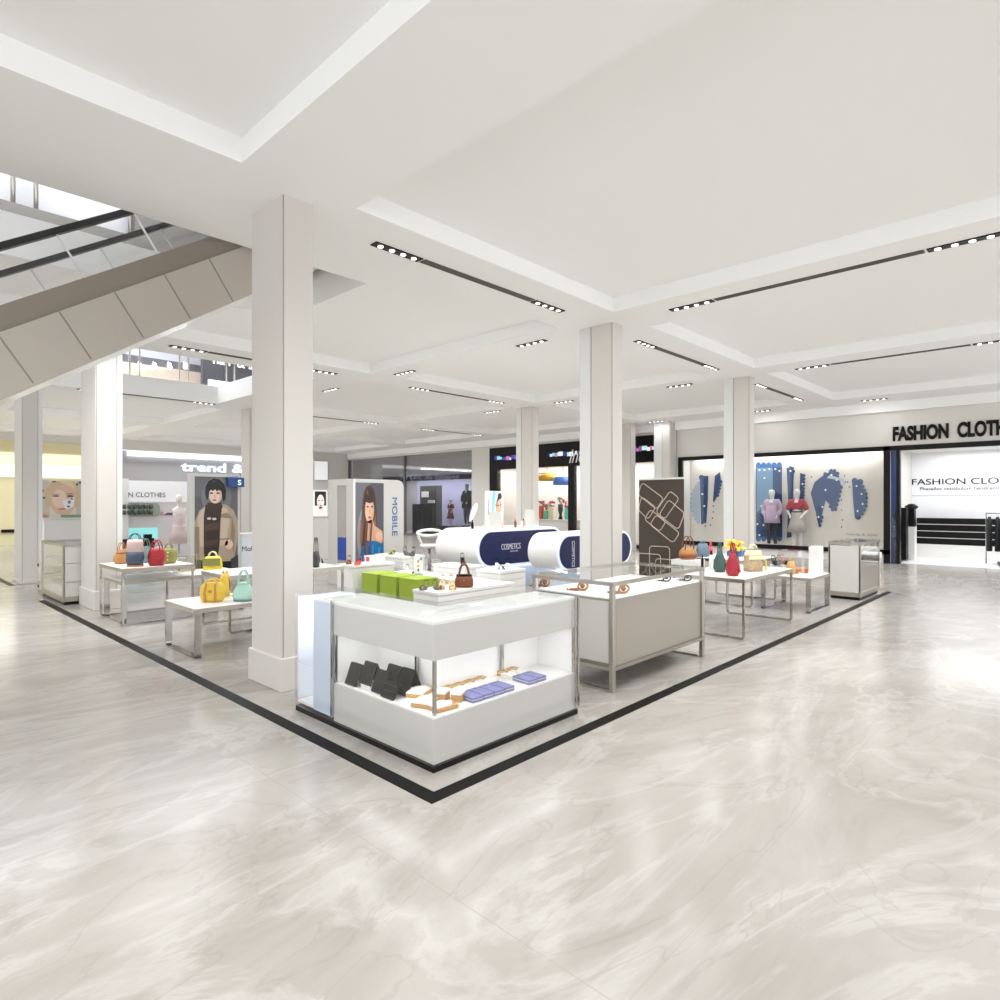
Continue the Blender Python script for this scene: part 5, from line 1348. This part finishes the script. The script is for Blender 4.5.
# --- grey glass shop
MB().box(WX + .2, 20.06, 3.02, WX + .26, 29.9, 3.98).build('wall_glass_reflection', mat('ceiling reflection grey', 'd2cfca', .5), kind='structure')  # pale panel added behind the glass, stands in for the reflected ceiling
b = MB(); b.box(WX + .0, 20.0, 0, WX + .12, 20.06, 3.98).box(WX, 29.9, 0, WX + .12, 30, 3.98).box(WX, 24.9, 0, WX + .12, 25.0, 3.98).box(WX, 20, 0, WX + .12, 30, .1)
b.build('window_6', mat('grey frame', '6d6a68', .4), kind='structure')
MB().box(WX + .03, 20.06, .1, WX + .045, 29.9, 3.98).build('window_7', M_gsmoke, kind='structure')
MB().box(WX + 3.4, 20, 0, WX + 3.6, 32, 4.2).m(1).box(WX + .3, 20.0, 3.05, WX + 3.4, 32, 3.1).m(2).box(WX + 3.3, 22.5, .0, WX + 3.4, 28, 3.0).build('wall_grey_shop', [mat('grey shop back', '8d8b8b', .6), mat('grey shop soffit', 'a5a29d', .6), mat('lilac screen', '8f8fa8', .4)], kind='structure')
MB().box(WX + .2, 20.0, 0, WX + 3.4, 20.05, 4.2).box(WX + .2, 31.9, 0, WX + 3.4, 32, 4.2).build('wall_grey_shop_side', mat('grey shop side', '77746f', .6), kind='structure')
b = MB(); b.box(WX + .35, 20.3, 2.72, WX + .6, 27.2, 2.95)
o = tag(b.build('canopy', M_black), 'long black canopy bar inside the grey glass shop', 'canopy')
y_, _ = on_x(422, 530, WX + .9)
t = thing('display_cabinet', 'tall black cabinet in the grey glass shop', 'cabinet', (WX + .9, y_, 0)); MB().cbox(0, 0, 0, .5, .95, 1.55).build('body', M_black, t); MB().cbox(-.252, 0, .1, .01, .8, 1.35).build('door', mat('black gloss', '0a0a0a', .1), t)
y_, _ = on_x(428, 530, WX + 1.6)
t = thing('display_cabinet', 'tall dark shelving with a pale block in the grey glass shop', 'cabinet', (WX + 1.8, y_, 0)); MB().cbox(0, 0, 0, .4, 1.3, 2.5).build('body', mat('dark shelving', '3c3a38', .5), t); MB().cbox(-.22, .2, 1.9, .1, .5, .3).build('pale_block', M_white, t); MB().cbox(-.22, -.3, 1.6, .1, .5, .15).build('shelf_goods', M_grey, t)
y_, _ = on_x(438, 530, WX + .7)
t = thing('display_bench', 'low black bench under the mannequins in the grey glass shop', 'bench', (WX + .8, 22.3, 0)); MB().box(-.4, -2.0, .42, .5, .6, .5).build('top', M_black, t)
for y in (-1.9, .4): MB().box(-.35, y, 0, .45, y + .1, .42).build('leg', M_black, t)
y_, _ = on_x(450.5, 530, WX + .55)
mannequin((WX + .55, y_, .5 - .0), -PI / 2, 'mannequin in a dark red dress in the grey glass shop', leather('wine cloth', '7a2f36', .8), leather('wine cloth', '7a2f36', .8), skirt=True).scale = (.72,) * 3
y_, _ = on_x(467, 530, WX + .6)
mannequin((WX + .6, y_, .5), -PI / 2, 'taller mannequin in a dark grey coat in the grey glass shop', mat('dark grey coat', '3a3a38', .8), mat('brown trousers', '54483f', .8), pose=1.0, skin=mat('pale mannequin', 'c9c8c6', .4)).scale = (1.12,) * 3

# ================================================================== LIGHT
def area(loc, rot, sx, sy, power, col=(.975, .99, 1.0), spread=PI):
    l = bpy.data.lights.new('lamp', 'AREA'); l.shape = 'RECTANGLE'; l.size = sx; l.size_y = sy; l.energy = power; l.color = col; l.spread = spread
    o = bpy.data.objects.new('lamp', l); COL.objects.link(o); o.location = loc; o.rotation_euler = rot
    return o
for x, y, a in LAMPS:
    area((x, y, ZC - .03), (0, 0, 0), .6 if a == 'x' else .1, .1 if a == 'x' else .6, 3)
# added soft white fill lights under the coffer tops; the coffers hold no fixtures
for x0, x1, y0, y1 in coffers:
    kp = 9.0 if y1 - y0 < 2.5 else 4.0
    area(((x0 + x1) / 2, (y0 + y1) / 2, ZT - .004), (0, 0, 0), x1 - x0 - 1.2, y1 - y0 - 1.2, kp * (x1 - x0 - .5) * (y1 - y0 - .5), spread=math.radians(132))
# showcase strip lamps, shop interiors
area((2.62, 3.4, .66), (0, 0, 0), .05, 1.0, .8); area((3.2, 2.98, .66), (0, 0, 0), 1.2, .05, .8)
area((2.66, 4.38, .89), (0, 0, 0), .25, .15, .8); area((5.43, 3.0, .91), (math.radians(-20), 0, 0), 1.6, .02, .5)
area((WX + .6, 7.0, 3.15), (0, math.radians(-10), 0), .3, 5.5, 24)
area((WX + 1.8, 0.0, 3.1), (0, 0, 0), 2.4, 6.5, 85, (.96, .98, 1))
area((WX + 1.2, 15, 3.25), (0, 0, 0), 1.2, 7, 110)
area((WX + 1.8, 25, 3.0), (0, 0, 0), 2, 8, 200)
area((8.5, 29.6, 3.7), (math.radians(-20), 0, 0), 12, .3, 60)
area((0, 29.0, 3.9), (math.radians(-20), 0, 0), 12, .4, 12, (1, .95, .8))
area((0, 11.0, 8.5), (0, 0, 0), 9, 3.5, 190, (.95, .97, 1)); area((5.5, 19.0, 8.0), (0, 0, 0), 8, 4, 280, (.95, .97, 1))
wd = bpy.data.worlds.new('World'); S.world = wd; wd.use_nodes = True
bg = wd.node_tree.nodes['Background']; bg.inputs[0].default_value = (.93, .965, 1.0, 1); bg.inputs[1].default_value = 1.08

# ================================================================== CAMERA
cam = bpy.data.cameras.new('Camera'); co = bpy.data.objects.new('Camera', cam); COL.objects.link(co)
co.location = (0, 0, EYE)
co.rotation_euler = (PI / 2, 0, AX - PI / 2)
cam.sensor_width = 36.0; cam.lens = FOC / 1000 * 36.0; cam.shift_y = (HY - 500) / 1000.0
cam.clip_start = .05; cam.clip_end = 200
S.camera = co
S.view_settings.view_transform = 'Standard'; S.view_settings.look = 'None'; S.view_settings.gamma = 1; S.view_settings.exposure = 1.12
S.view_settings.use_curve_mapping = False
S.cycles.max_bounces = 12; S.cycles.diffuse_bounces = 5; S.cycles.glossy_bounces = 5; S.cycles.transparent_max_bounces = 24
S.cycles.sample_clamp_indirect = 6.0; S.cycles.caustics_reflective = False; S.cycles.caustics_refractive = False
